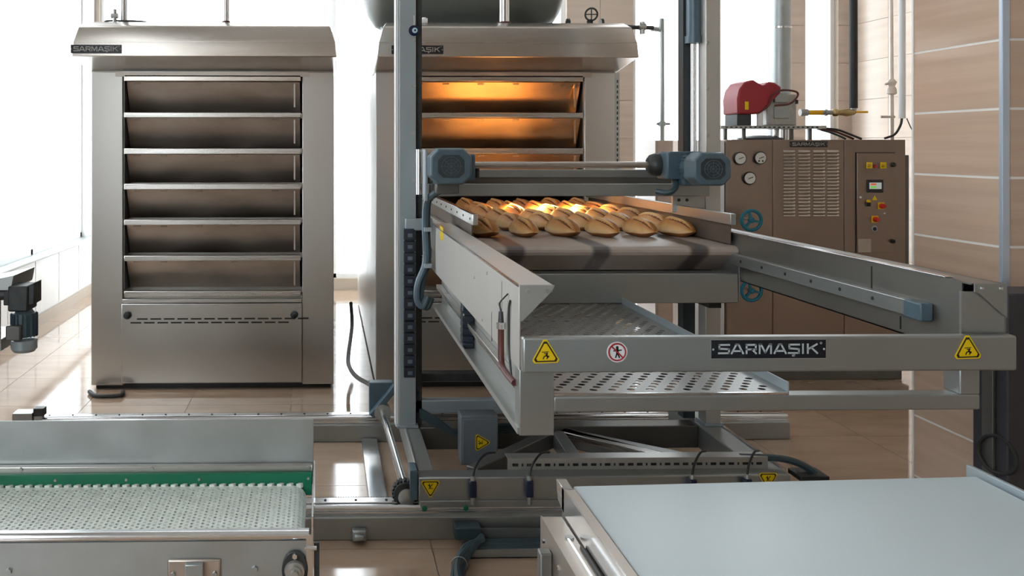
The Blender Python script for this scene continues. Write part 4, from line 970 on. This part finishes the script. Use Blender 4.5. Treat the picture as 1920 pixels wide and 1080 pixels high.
for i, px in enumerate((1479, 1507, 1535, 1561)):
    for k in range(20):
        py = 283 + k * 6.33; x0 = PX(px - 11, YS); x1 = PX(px + 11, YS); z = PZ(py, YS, px)
        if i == 0 and k == 0:
            lv = MB().prism([(YS + 0.002, 0.0075), (YS - 0.009, -0.006), (YS - 0.007, -0.0075), (YS + 0.002, -0.004)], 'x', -(x1 - x0) / 2, (x1 - x0) / 2).build('louver', 'steel_hood', fp[1]); o = lv
        else: o = lv.copy(); COL.objects.link(o)
        o.location = ((x0 + x1) / 2, 0, z)
for px, py in ((1386, 297), (1424, 296), (1404, 334)):
    gx, gz_ = P(px, py, YS)
    g = MB().lathe((gx, YS, gz_), (0, -1, 0), [(0, 0.040), (0.012, 0.042), (0.016, 0.040), (0.016, 0.035)], 28).build('pressure_gauge', 'iron', B, label='round white-faced pressure gauge')
    MB().cyl((gx, YS - 0.0165, gz_), (gx, YS - 0.0175, gz_), 0.035, n=28).build('dial', 'dial', g)
    m = MB().bar((gx - 0.012, YS - 0.019, gz_ - 0.004), (gx + 0.02, YS - 0.019, gz_ + 0.008), 0.002, 0.004)
    if px == 1424: m.cyl((gx - 0.012, YS - 0.018, gz_ - 0.02), (gx - 0.012, YS - 0.019, gz_ - 0.02), 0.006, n=8).cyl((gx + 0.012, YS - 0.018, gz_ - 0.02), (gx + 0.012, YS - 0.019, gz_ - 0.02), 0.006, n=8)
    m.build('needle', 'ink', g)
for py, nm in ((413, 'upper'), (545, 'lower')):
    hx, hz = P(1409, py, YS - 0.14); yq = YS - 0.14
    h = MB().torus((hx, yq, hz), (0, 1, 0), 0.062, 0.011, 28, 8)
    for k in range(3):
        a = math.pi / 2 + k * 2 * math.pi / 3 + 0.3; h.bar((hx, yq, hz), (hx + math.cos(a) * 0.06, yq, hz + math.sin(a) * 0.06), 0.014, 0.014)
    h.lathe((hx, yq - 0.015, hz), (0, 1, 0), [(0, 0.012), (0.004, 0.018), (0.03, 0.018)], 12)
    ho_ = h.build('handwheel', 'teal', B, label='blue green handwheel')
    MB().cyl((hx, yq + 0.01, hz), (hx, YS + 0.005, hz), 0.009, n=10).build('valve_stem', 'steel', ho_)
# control door
dx0_, dx1_ = PX(1605, YS), PX(1676, YS); z1_, z0_ = PZ(287, YS, 1640), PZ(474, YS, 1640)
dr = MB().box(dx0_, dx1_, YS - 0.012, YS - 0.002, z0_, z1_).build('control_door', 'steel_brown', fp[2], 0.003)
m = MB()
for a in ((dx0_ - 0.004, dx0_, z0_, z1_), (dx1_, dx1_ + 0.004, z0_, z1_)): m.box(a[0], a[1], YS - 0.004, YS - 0.001, a[2], a[3])
m.box(dx0_ - 0.004, dx1_ + 0.004, YS - 0.004, YS - 0.001, z1_, z1_ + 0.005).build('door_gap', 'ink', fp[2])
def on_door(px, py, r, material, name, hh=0.02, label=None, n=16):
    x, z = P(px, py, YS - 0.012); return MB().lathe((x, YS - 0.012, z), (0, -1, 0), [(0, r), (hh * 0.7, r), (hh, r * 0.7)], n).build(name, material, fp[2], label=label)
for px in (1627, 1653):
    x, z = P(px, 310, YS); bx(x - 0.018, x + 0.018, YS - 0.022, YS - 0.012, z - 0.02, z + 0.02).build('switch_plate', 'yellow', fp[2], 0.002); on_door(px, 310, 0.009, 'amber', 'rotary_switch', 0.03)
on_door(1640, 312, 0.012, 'sticker_red', 'red_lamp', 0.014)
on_door(1674, 309, 0.013, 'black', 'door_lock', 0.02); on_door(1673, 452, 0.013, 'black', 'door_lock', 0.02)
x0, z0 = P(1625, 361, YS - .012); x1, z1 = P(1655, 337, YS - .012)
sc = bx(x0, x1, YS - 0.02, YS - 0.012, z0, z1).build('controller', 'black', fp[2], 0.002)
w_, h_ = x1 - x0, z1 - z0
bx(x0 + w_ * .12, x1 - w_ * .12, YS - 0.0205, YS - 0.02, z0 + h_ * .28, z1 - h_ * .22).build('display', 'screen', sc)
bx(x0 + w_ * .2, x0 + w_ * .55, YS - 0.021, YS - 0.0205, z0 + h_ * .58, z1 - h_ * .28).build('red_bar', 'screen_red', sc)
bx(x0 + w_ * .2, x0 + w_ * .55, YS - 0.021, YS - 0.0205, z0 + h_ * .34, z0 + h_ * .50).build('green_bar', 'screen_green', sc)
x, z = P(1640, 371, YS - .012); MB().prism([(x - 0.017, z - 0.014), (x + 0.017, z - 0.014), (x, z + 0.016)], 'y', YS - 0.0135, YS - 0.012).build('hazard_label', 'yellow', fp[2])
x, z = P(1627, 381, YS - .012); bx(x - 0.014, x + 0.014, YS - 0.024, YS - 0.012, z - 0.02, z + 0.004).build('key_switch', 'black', fp[2], 0.002)
on_door(1627, 377, 0.009, 'yellow', 'selector', 0.024)
for px, py in ((1652, 386), (1640, 411)):
    x, z = P(px, py, YS - .012); bx(x - 0.022, x + 0.022, YS - 0.016, YS - 0.012, z - 0.022, z + 0.022).build('button_plate', 'yellow', fp[2], 0.003); on_door(px, py, 0.017, 'red_button', 'emergency_button', 0.035)
on_door(1613, 370, 0.007, 'sticker_white', 'white_lamp', 0.01); on_door(1658, 400, 0.005, 'sticker_white', 'keyhole', 0.008)
on_door(1639, 429, 0.020, 'galv', 'socket', 0.008); on_door(1639, 429, 0.013, 'sensor', 'socket_hole', 0.012)
x0, z0 = P(1609, 473, YS - .012); x1, z1 = P(1633, 448, YS - .012); bx(x0, x1, YS - 0.0135, YS - 0.012, z0, z1).build('rating_plate', 'steel_dirty', fp[2])

# stand, burner and pipes above the boiler
G = thing('burner_stand', 'slotted steel stand carrying the burner on the boiler', 'stand', (PX(1450, 5.7), 5.7, sz1))
yb = 5.62; zs_ = PZ(240, yb, 1450)
x0, x1 = PX(1352, yb), PX(1550, yb)
st = bx(x0, x1, yb, yb + 0.30, zs_ - 0.004, zs_ + 0.016).build('stand_top', 'paint_light', G, 0.002)
m = MB()
for k in range(20): m.box(x0 + 0.03 + k * 0.032, x0 + 0.045 + k * 0.032, yb - 0.0015, yb + 0.001, zs_ + 0.001, zs_ + 0.009)
m.build('stand_slots', 'ink', st, kind='stuff')
for px in (1365, 1400, 1490, 1525): MB().box(PX(px, yb), PX(px, yb) + 0.02, yb + 0.05, yb + 0.07, sz1, zs_).build('leg', 'paint_dark', G)
MB().lathe((PX(1415, 5.9), 5.85, sz1), (0, 0, 1), [(0, 0.17), (0.015, 0.16), (0.03, 0.10), (0.035, 0.03)], 24).build('manhole_lid', 'paint', G, label='round lid')
MB().cyl((PX(1461, 5.8), 5.78, sz1), (PX(1461, 5.8), 5.78, zs_ - 0.004), 0.05, n=20).build('flue_neck', 'steel_bright', G)
BU = thing('gas_burner', 'red-hooded gas burner on the stand above the boiler', 'burner', (PX(1440, 5.7), 5.7, zs_))
zb2 = zs_ + 0.016
def pz(px, py): return P(px, py, 5.62)
pts = [pz(*p) for p in ((1384, 214), (1383, 185), (1387, 167), (1397, 154), (1413, 149), (1424, 156), (1432, 161), (1442, 153), (1454, 155), (1466, 163), (1464, 175), (1444, 195), (1432, 207), (1420, 214))]
MB().prism(pts, 'y', 5.62, 5.84).build('burner_hood', 'red', BU, 0.012)
x, z = pz(1400, 198); bx(x - 0.012, x + 0.012, 5.618, 5.62, z - 0.027, z + 0.027).build('yellow_label', 'yellow', BU)
a0 = pz(1385, 214); a1 = pz(1412, 228)
bx(a0[0], a1[0], 5.64, 5.82, zb2, a0[1]).build('burner_base', 'motor_dark', BU, 0.004)
a0 = pz(1444, 176); a1 = pz(1500, 228)
vb = bx(a0[0], a1[0], 5.66, 5.80, zb2, a0[1]).build('valve_block', 'alu', BU, 0.008)
a0 = pz(1456, 198); bx(a0[0], pz(1484, 200)[0], 5.645, 5.662, pz(1456, 222)[1], a0[1]).build('valve_cover', 'galv', vb, 0.003)
bx(pz(1456, 0)[0], pz(1480, 0)[0], 5.64, 5.66, pz(0, 190)[1], pz(0, 172)[1]).build('actuator', 'galv', vb, 0.003)
a0 = pz(1430, 228); MB().cyl((a0[0], 5.66, zb2), (a0[0], 5.66, pz(1430, 207)[1]), 0.020, n=14).build('filter_bowl', 'white', BU)
MB().tube([(pz(1424, 0)[0], 5.64, pz(0, 211)[1]), (pz(1440, 0)[0], 5.61, pz(0, 196)[1]), (pz(1444, 0)[0], 5.6, pz(0, 178)[1]), (pz(1462, 0)[0], 5.6, pz(0, 168)[1]), (pz(1488, 0)[0], 5.6, pz(0, 170)[1]), (pz(1494, 0)[0], 5.61, pz(0, 178)[1]), (pz(1478, 0)[0], 5.6, pz(0, 193)[1]), (pz(1450, 0)[0], 5.6, pz(0, 197)[1])], 0.007, 8).build('loop_hose', 'conduit', BU)
bx(pz(1497, 0)[0], pz(1503, 0)[0], 5.66, 5.68, pz(0, 193)[1], pz(0, 185)[1]).build('plug', 'black', BU)
GP = thing('gas_line', 'yellow and brass gas fittings running right from the burner', 'pipe', (PX(1555, 5.73), 5.73, zs_ + 0.1))
gz0 = PZ(211, 5.73, 1550)
def gx(px): return PX(px, 5.73)
MB().cyl((gx(1500), 5.73, gz0), (gx(1514), 5.73, gz0), 0.024, n=12).build('union', 'alu', GP)
MB().cyl((gx(1512), 5.73, gz0), (gx(1541), 5.73, gz0), 0.017, n=14).build('yellow_pipe', 'yellow_pipe', GP)
MB().cyl((gx(1541), 5.73, gz0), (gx(1560), 5.73, gz0), 0.016, n=12).cyl((gx(1546), 5.73, gz0), (gx(1550), 5.73, gz0), 0.022, n=12).build('nipple', 'alu', GP)
MB().lathe((gx(1560), 5.73, gz0), (1, 0, 0), [(0, 0.018), (0.01, 0.027), (0.03, 0.027), (0.04, 0.020), (0.07, 0.022), (0.10, 0.028), (0.13, 0.022), (0.15, 0.018)], 14).build('ball_valve', 'brass', GP)
MB().box(gx(1602), gx(1623), 5.70, 5.72, gz0 - 0.004, gz0 + 0.010).build('valve_lever', 'yellow_pipe', GP, 0.003)
MB().tube([(gx(1600), 5.74, gz0), (gx(1602), 5.74, gz0 + 0.005), (gx(1602), 5.74, gz0 + 0.03)], 0.018, 10).build('elbow', 'alu', GP)
t = tag(MB().cyl((gx(1602), 5.74, gz0 + 0.03), (gx(1600), 5.74, RZ - 0.01), 0.026, n=16).build('drop_pipe', 'rubber'), 'black vertical pipe dropping to the gas valve', 'pipe')
t = thing('wall_pipe', 'thin tan pipe with valves by the rear corner wall', 'pipe', (PX(1672, 5.9), 5.9, sz1))
xw = PX(1672, 5.9)
MB().tube([(xw, 5.9, PZ(262, 5.9, 1672)), (xw, 5.9, PZ(150, 5.9, 1672)), (xw - 0.03, 5.9, RZ - 0.02)], 0.012, 8).build('pipe_tube', 'tile_back', t)
MB().lathe((xw, 5.9, PZ(178, 5.9, 1672)), (0, 0, 1), [(0, 0.018), (0.01, 0.032), (0.04, 0.03), (0.06, 0.02), (0.09, 0.032), (0.11, 0.016)], 12).cyl((xw - 0.05, 5.9, PZ(158, 5.9, 1672)), (xw + 0.03, 5.9, PZ(155, 5.9, 1672)), 0.008, n=8).build('valve_body', 'tile_back', t)
MB().cyl((xw - 0.08, 5.9, PZ(219, 5.9, 1672)), (xw + 0.02, 5.9, PZ(219, 5.9, 1672)), 0.009, n=8).build('branch', 'tile_back', t)
xw = PX(1691, 5.8)
tag(MB().cyl((xw, 5.8, PZ(222, 5.8, 1691)), (xw, 5.8, RZ - 0.01), 0.022, n=14).build('conduit_pipe', 'white'), 'white cable conduit coming down beside the tiled column', 'pipe')
tag(MB().tube([(xw, 5.8, PZ(222, 5.8, 1691)), (xw - 0.01, 5.8, PZ(235, 5.8, 1691)), (xw - 0.05, 5.8, PZ(252, 5.8, 1691)), (xw - 0.12, 5.8, sz1 + 0.012)], 0.008, 8).build('black_cable', 'rubber'), 'black cable bending from the white conduit to the boiler', 'cable')
tag(MB().tube([(xw + 0.02, 5.78, PZ(222, 5.8, 1691)), (xw + 0.05, 5.78, PZ(240, 5.8, 1691)), (PX(1713, 5.8), 5.78, PZ(252, 5.8, 1691))], 0.004, 6).build('grey_wire', 'plastic_gray'), 'thin grey wire sagging beside the white conduit', 'wire')
m = []
for k in range(3):
    tag(MB().tube([(PX(1540, 5.75), 5.72 + 0.04 * k, zs_ + 0.0), (PX(1565, 5.75), 5.72 + 0.04 * k, zs_ - 0.01 - 0.008 * k), (PX(1585, 5.75), 5.72 + 0.04 * k, zs_ - 0.035 - 0.01 * k), (PX(1610 - 8 * k, 5.75), 5.72 + 0.04 * k, sz1 + 0.008)], 0.0075, 6).build('burner_cable', ('rubber', 'conduit', 'cable')[k]),
        ('black', 'red brown', 'dark teal')[k] + ' cable arching from the stand to the boiler top', 'cable')
# galvanised flue by the rear window
t = thing('flue_duct', 'galvanised flue duct in front of the rear windows', 'duct', (PX(1461, 6.6), 6.6, sz1))
xf = PX(1462, 6.6)
MB().cyl((xf, 6.6, 0), (xf, 6.6, RZ - 0.01), 0.082, n=28).build('duct_tube', 'galv', t)
for z in (1.2, 2.43, 3.5): MB().cyl((xf, 6.6, z), (xf, 6.6, z + 0.012), 0.085, n=28).build('duct_ring', 'steel_bright', t)
t = thing('downpipe', 'grey angled drain pipe before the rear window', 'pipe', (PX(1240, 7.5), 7.5, 1.5))
xd = PX(1241, 7.5)
MB().tube([(xd - 0.1, 7.5, PZ(52, 7.5)), (xd - 0.02, 7.5, PZ(56, 7.5)), (xd, 7.5, PZ(75, 7.5)), (xd, 7.5, 0.0)], 0.022, 10, 4).build('pipe_tube', 'galv', t)
for z in (PZ(232, 7.5),): MB().cyl((xd - 0.05, 7.5, z), (xd + 0.07, 7.5, z), 0.012, n=8).cyl((xd, 7.5, z - 0.02), (xd, 7.5, z + 0.02), 0.032, n=12).build('pipe_tee', 'galv', t)
t = thing('white_cabinet', 'pale cabinet behind the loader by the rear window', 'cabinet', (PX(1255, 6.6), 6.7, 0))
bx(PX(1229, 6.6), PX(1283, 6.6), 6.6, 7.0, 0.05, PZ(263, 6.6)).build('cabinet_body', 'tile_back', t, 0.005)
bx(PX(1230, 6.6) + 0.01, PX(1282, 6.6), 6.59, 6.60, 0.1, PZ(268, 6.6)).build('cabinet_door', 'tile_back', t, 0.003)
bx(PX(1229, 6.6) + 0.02, PX(1283, 6.6) - 0.02, 6.63, 6.97, 0.0, 0.05).build('plinth', 'black', t)

# ================================================================== LEFT MODULAR BELT CONVEYOR
YBk = 2.30; YFr = 1.955; XE = PX(588, 2.3); XW = -1.55
V = thing('modular_conveyor', 'steel side conveyor with white perforated belt and green guide', 'conveyor', (-0.7, 2.1, 0))
zP1, zP0 = PZ(786, YBk), PZ(866, YBk)
bp_ = bx(XW, XE, YBk, YBk + 0.004, zP0 - 0.06, zP1).build('back_panel', 'galv', V, 0.001)
lg = MB().box(XW, XE - 0.002, YBk - 0.022, YBk - 0.004, zP0 - 0.032, zP0).build('back_ledge', 'steel_v', V, 0.003)
bolts([(PX(285, 2.28), YBk - 0.022, PZ(876, 2.28)), (PX(578, 2.28), YBk - 0.022, PZ(876, 2.28)), (PX(40, 2.28), YBk - 0.022, PZ(876, 2.28))], (0, -1, 0), 0.006, 0.004, 'ledge_bolts', 'galv', lg)
zg1, zg0 = PZ(885, YBk - 0.03), PZ(906, YBk - 0.03)
gg = bx(XW, XE - 0.004, YBk - 0.036, YBk - 0.022, zg0 - 0.03, zg1).build('green_guide', 'green', V, 0.002)
bolts([(PX(px, 2.26), YBk - 0.036, PZ(898, 2.26)) for px in (103, 236, 373, 578)], (0, -1, 0), 0.004, 0.003, 'guide_screws', 'alu', gg)
# belt
by0, by1 = YFr + 0.035, YBk - 0.042; zb_ = PZ(910, by1); RN = 0.035; xe = XE - 0.018 - RN
BM_ = perforated(by0, by1, 0.0, 1.52 + 0.16, 0.0165, 0.0127, 0.0056, 0.0042, 0.5, z=0.0, th=0.006, margin=0.004)
def bend(v):
    t, s_, h = v[0], v[1], v[2]            # t across (world y), s_ along
    x_ = XW + s_
    if x_ <= xe: return (x_, t, zb_ + h)
    a = (x_ - xe) / RN; a = min(a, math.pi); r_ = RN + h
    ex = max(0, (x_ - xe) - math.pi * RN)
    return (xe + math.sin(a) * r_ - ex, t, zb_ - RN + math.cos(a) * r_)
BM_.map(bend); belt = BM_.build('modular_belt', 'modular', V, smooth=False)
m = MB(); xx = XW
while xx < xe + 0.01:
    m.prism([(xx, by1 - 0.004), (xx + 0.012, by1 - 0.004), (xx + 0.018, by1 + 0.004), (xx + 0.008, by1 + 0.004)], 'z', zb_ - 0.006, zb_ + 0.006); xx += 0.0254
m.build('belt_edge_teeth', 'modular', belt, kind='stuff', smooth=False)
m = MB(); xx = XW
while xx < xe: m.cyl((xx, by0, zb_ - 0.0035), (xx, by1, zb_ - 0.0035), 0.0026, n=6); xx += 0.0254
m.build('belt_rods', 'modular', belt, kind='stuff')
MB().box(XW, xe - 0.005, by0, by1, zb_ - 0.025, zb_ - 0.014).build('slide_bed', 'modular_bed', V)
MB().cyl((xe, by0 + 0.01, zb_ - RN), (xe, by1 - 0.01, zb_ - RN), RN - 0.012, n=18).build('end_roller', 'modular', V)
# front rail and face
zf1 = PZ(1002, YFr)
fr_ = MB().cyl((XW, YFr + 0.008, zf1 - 0.004), (XE - 0.006, YFr + 0.008, zf1 - 0.004), 0.011, n=16).box(XW, XE - 0.006, YFr + 0.006, YFr + 0.030, zf1 - 0.012, zf1 + 0.002).build('front_rail', 'steel_bright', V)
fc = bx(XW, XE - 0.004, YFr, YFr + 0.004, 0.30, zf1 - 0.014).build('front_face', 'galv', V)
ep = MB().box(XE + 0.0, XE + 0.004, YFr - 0.004, YBk + 0.004, zb_ - 0.14, zP0 + 0.003).box(XE - 0.012, XE + 0.0, YFr - 0.003, YFr + 0.0, zb_ - 0.1, zf1).build('end_plate', 'steel_bright', V)
MB().box(XE + 0.006, XE + 0.018, YFr + 0.002, YFr + 0.008, 0.42, zf1 - 0.02).build('end_strap', 'iron', V)
MB().cyl((XE - 0.016, YFr - 0.004, PZ(1026, YFr)), (XE + 0.012, YFr - 0.004, PZ(1026, YFr)), 0.005, n=8).build('strap_bolt', 'steel_bright', V)
# bearing flange
fx, fz = P(553, 1066, YFr)
fg = MB(); pts = []
for k in range(24):
    a = 2 * math.pi * k / 24; r_ = 0.030 + 0.014 * abs(math.sin(a)) ** 3
    pts.append((fx + math.cos(a) * r_, fz + math.sin(a) * r_))
fg.prism(pts, 'y', YFr - 0.010, YFr)
fo = fg.build('bearing_flange', 'iron', V, 0.002)
MB().lathe((fx, YFr - 0.010, fz), (0, -1, 0), [(0, 0.024), (0.008, 0.022), (0.008, 0.015), (0.014, 0.015), (0.014, 0.009), (0.02, 0.008)], 20).build('bearing_ring', 'alu', fo)
bolts([(fx, YFr - 0.010, fz + 0.034)], (0, -1, 0), 0.007, 0.007, 'flange_bolt', 'steel_bright', fo)
x0, z1 = P(315, 1047, YFr); x1, _ = P(414, 1047, YFr)
bk = bx(x0, x1, YFr - 0.008, YFr, z1 - 0.08, z1).build('bracket_plate', 'steel_dirty', V, 0.005)
bx(PX(347, YFr - .02), PX(381, YFr - .02), YFr - 0.024, YFr - 0.008, z1 - 0.09, z1 - 0.004).build('clamp_block', 'galv', bk, 0.002)
bolts([(PX(326, YFr), YFr - 0.008, z1 - 0.032), (PX(404, YFr), YFr - 0.008, z1 - 0.032)], (0, -1, 0), 0.006, 0.005, 'plate_bolts', 'galv', bk)
bolts([(PX(17, YFr), YFr, PZ(1065, YFr)), (PX(478, YFr), YFr, PZ(1065, YFr))], (0, -1, 0), 0.008, 0.006, 'face_bolts', 'galv', fc)
for x_ in (XE - 0.12, XW + 0.1):
    for y_ in (YFr + 0.03, YBk - 0.03): bx(x_ - 0.02, x_ + 0.02, y_ - 0.02, y_ + 0.02, 0.0, 0.45).build('leg', 'steel_v', V, 0.003)
MB().box(XW, XE - 0.05, YBk - 0.045, YBk, 0.38, 0.43).box(XE - 0.14, XE - 0.10, YFr + 0.03, YBk - 0.03, 0.1, 0.14).build('frame_rail', 'steel_v', V, 0.003)

# ================================================================== RIGHT WHITE BELT TABLE
zT2 = 0.85
fl_, _ = P(1076, 914, 1.66); Yl = (EYE - zT2) * FPX / (914 - PPY); fl_ = PX(1074, Yl)
Yr = (EYE - zT2) * FPX / (897.5 - PPY) - 0.01; fr2 = PX(1830, Yr)
W2 = thing('belt_table', 'white flat belt conveyor table in the right foreground', 'conveyor', (0.9, 1.2, 0))
YNr = 0.55
MB().prism([(fl_, Yl), (fr2, Yr), (fr2, YNr), (fl_, YNr)], 'z', zT2 - 0.022, zT2).build('white_belt', 'belt_white', W2, 0.004)
MB().prism([(fl_ + .01, Yl - 0.03), (fr2 - .01, Yr - 0.03), (fr2 - .01, YNr + 0.03), (fl_ + .01, YNr + 0.03)], 'z', zT2 - 0.10, zT2 - 0.024).build('belt_frame', 'galv', W2)
a = fl_ - 0.004
sr = MB().box(a - 0.020, a, YNr, Yl - 0.03, zT2 - 0.006, zT2 + 0.006).build('side_rail', 'steel_dirty', W2, 0.002)
MB().box(a - 0.023, a - 0.020, YNr, Yl - 0.02, zT2 - 0.05, zT2 + 0.007).build('rail_edge', 'steel_bright', sr)
MB().prism([(Yl + 0.02, zT2 + 0.006), (Yl - 0.035, zT2 + 0.006), (Yl - 0.035, zT2 - 0.04), (Yl + 0.01, zT2 - 0.03)], 'x', a - 0.023, a - 0.004).build('rail_tip', 'steel', sr, 0.001)
lf = MB().box(a - 0.065, a - 0.026, YNr, Yl - 0.03, zT2 - 0.052, zT2 - 0.047).box(a - 0.067, a - 0.064, YNr, Yl - 0.03, zT2 - 0.30, zT2 - 0.044)
lfo = lf.build('side_frame', 'steel_dirty', W2)
MB().box(a - 0.047, a - 0.043, YNr, Yl - 0.14, zT2 - 0.047, zT2 - 0.038).build('inner_rib', 'steel_bright', lfo)
MB().box(a - 0.030, a - 0.026, YNr, Yl - 0.16, zT2 - 0.047, zT2 - 0.042).build('gap_shade_strip', 'ink', lfo)  # black strip painted in for the shade of the open gap
bolts([(a - 0.067, Yl - 0.06 - 0.05 * k, zT2 - 0.08 - 0.015 * (k % 2)) for k in range(4)], (-1, 0, 0), 0.005, 0.004, 'frame_bolts', 'steel_bright', lfo)
MB().cyl((a - 0.037, Yl - 0.12, zT2 - 0.047), (a - 0.037, Yl - 0.12, zT2 - 0.044), 0.008, n=14).build('cover_screw', 'alu', lfo)
bx(a - 0.09, a - 0.068, Yl - 0.12, Yl - 0.095, 0.0, zT2 - 0.075).build('leg', 'paint_dark', W2, 0.003)
for x_, y_ in ((fr2 - 0.05, Yr - 0.1), (fr2 - 0.05, YNr + 0.05), (a - 0.03, YNr + 0.05)): bx(x_ - 0.02, x_ + 0.02, y_ - 0.02, y_ + 0.02, 0, zT2 - 0.10).build('leg', 'steel_v', W2, 0.003)
MB().prism([(fr2 + 0.002, Yr + 0.03), (fr2 + 0.012, Yr + 0.03), (fr2 + 0.012 + 0.03, YNr), (fr2 + 0.002 + 0.03, YNr)], 'z', zT2 - 0.05, zT2 + 0.012).build('side_guard', 'paint_post', W2, 0.002)
MB().prism([(fr2 + 0.012, Yr + 0.03), (fr2 + 0.016, Yr + 0.03), (fr2 + 0.046, YNr), (fr2 + 0.042, YNr)], 'z', zT2 - 0.03, zT2 + 0.008).build('guard_rib', 'iron', W2)

# ================================================================== RIGHT EDGE MACHINE SIDE
YD = 2.90
D = thing('machine_post', 'charcoal machine post in front of the tiled column', 'machine', (PX(1920, YD), YD, 0))
dx = PX(1889, YD)
bx(dx, dx + 0.30, YD, YD + 0.16, 0, PZ(551, YD, 1900)).build('post_body', 'dark_post', D, 0.006)
bx(dx - 0.012, dx - 0.001, YD + 0.05, YD + 0.10, 0.0, PZ(601, YD, 1880)).build('side_channel', 'paint_dark', D, 0.002)
bx(dx - 0.035, dx - 0.002, YD + 0.02, YD + 0.05, PZ(604, YD, 1880), PZ(601, YD, 1880)).build('small_bracket', 'trim', D)
MB().torus((dx - 0.004, YD + 0.04, PZ(860, YD, 1880)), (1, 0.3, 0), 0.065, 0.008, 24, 8).build('cable_coil', 'rubber', D)

# ================================================================== LEFT GEAR MOTOR ON CONVEYOR STUB
YG = 3.0
K = thing('hanging_gear_motor', 'dark gear motor hanging under a conveyor end at the left edge', 'motor', (PX(35, YG), YG, 0))
def kx(px): return PX(px, YG)
def kz(py): return PZ(py, YG, 40)
gb = MB().box(kx(14), kx(52), YG, YG + 0.10, kz(585), kz(537)).build('gearbox', 'iron', K, 0.006)
MB().prism([(kx(44), kz(540)), (kx(62), kz(531)), (kx(62), kz(572)), (kx(44), kz(574))], 'y', YG + 0.01, YG + 0.09).build('flange', 'iron', gb, 0.003)
MB().box(kx(2), kx(16), YG + 0.02, YG + 0.08, kz(575), kz(548)).build('flange', 'iron', gb, 0.003)
mt = MB().lathe((kx(36), YG + 0.05, kz(585)), (0, 0, -1), [(0, 0.028), (0.01, 0.034), (0.012, 0.040), (0.09, 0.040), (0.095, 0.034)], 20)
for k in range(18):
    an = 2 * math.pi * k / 18; c_, s_ = math.cos(an), math.sin(an); cxk, cyk = kx(36), YG + 0.05
    mt.add([(cxk + c_ * .036, cyk + s_ * .036, kz(592)), (cxk + c_ * .047, cyk + s_ * .047, kz(592)), (cxk + c_ * .047, cyk + s_ * .047, kz(636)), (cxk + c_ * .036, cyk + s_ * .036, kz(636))], [(0, 1, 2, 3)])
mto = mt.build('motor_body', 'motor', K, smooth=False)
MB().lathe((kx(36), YG + 0.05, kz(640)), (0, 0, -1), [(0, 0.038), (0.004, 0.045), (0.035, 0.045), (0.046, 0.036), (0.048, 0.01)], 22).build('fan_cover', 'paint_post', mto)
MB().box(kx(12), kx(40), YG - 0.012, YG + 0.02, kz(638), kz(610)).build('terminal_box', 'paint_dark', mto, 0.005)
MB().cyl((kx(10), YG + 0.04, kz(556)), (kx(-8), YG + 0.04, kz(556)), 0.02, n=12).build('output_shaft', 'iron', K)
tri = MB().prism([(kx(-60), kz(535)), (kx(-60), kz(556)), (kx(0), kz(556)), (kx(15), kz(545)), (kx(20), kz(519))], 'y', YG + 0.03, YG + 0.25).build('conveyor_end', 'paint', K, 0.002)
MB().box(kx(-60), kx(-4), YG + 0.03, YG + 0.25, kz(662), kz(640)).box(kx(-60), kx(-10), YG + 0.03, YG + 0.06, kz(640), kz(556)).build('lower_bracket', 'alu', K, 0.002)
bx(kx(-60), kx(-40), YG + 0.08, YG + 0.12, 0, kz(545)).build('leg', 'paint', K, 0.003)

# cable drooping between the ovens, and hose at the foot of the left oven
cp = [(PX(658, 6.4), 6.4, PZ(568, 6.4)), (PX(660, 6.2), 6.2, PZ(610, 6.2)), (PX(653, 5.6), 5.6, PZ(668, 5.6)), (PX(656, 5.2), 5.2, PZ(690, 5.2)), (PX(670, 5.0), 5.0, PZ(708, 5.0)), (PX(694, 4.85), 4.85, PZ(722, 4.85)), (PX(715, 4.7), 4.7, 0.14)]
cp = [(a, b_, max(c, 0.02)) for a, b_, c in cp]
tag(MB().tube(cp, 0.013, 8).build('drooping_cable', 'plastic_gray'), 'grey hose drooping beside the rear oven to the floor', 'cable')
hx = PX(195, 5.2)
tag(MB().tube([(PX(166, 5.22), 5.24, 0.014), (PX(172, 5.1), 5.16, 0.014), (PX(195, 5.1), 5.14, 0.014), (PX(222, 5.1), 5.16, 0.014), (PX(228, 5.2), 5.24, 0.014)], 0.013, 8).build('floor_hose', 'rubber'), 'short black hose at the foot of the left oven', 'hose')
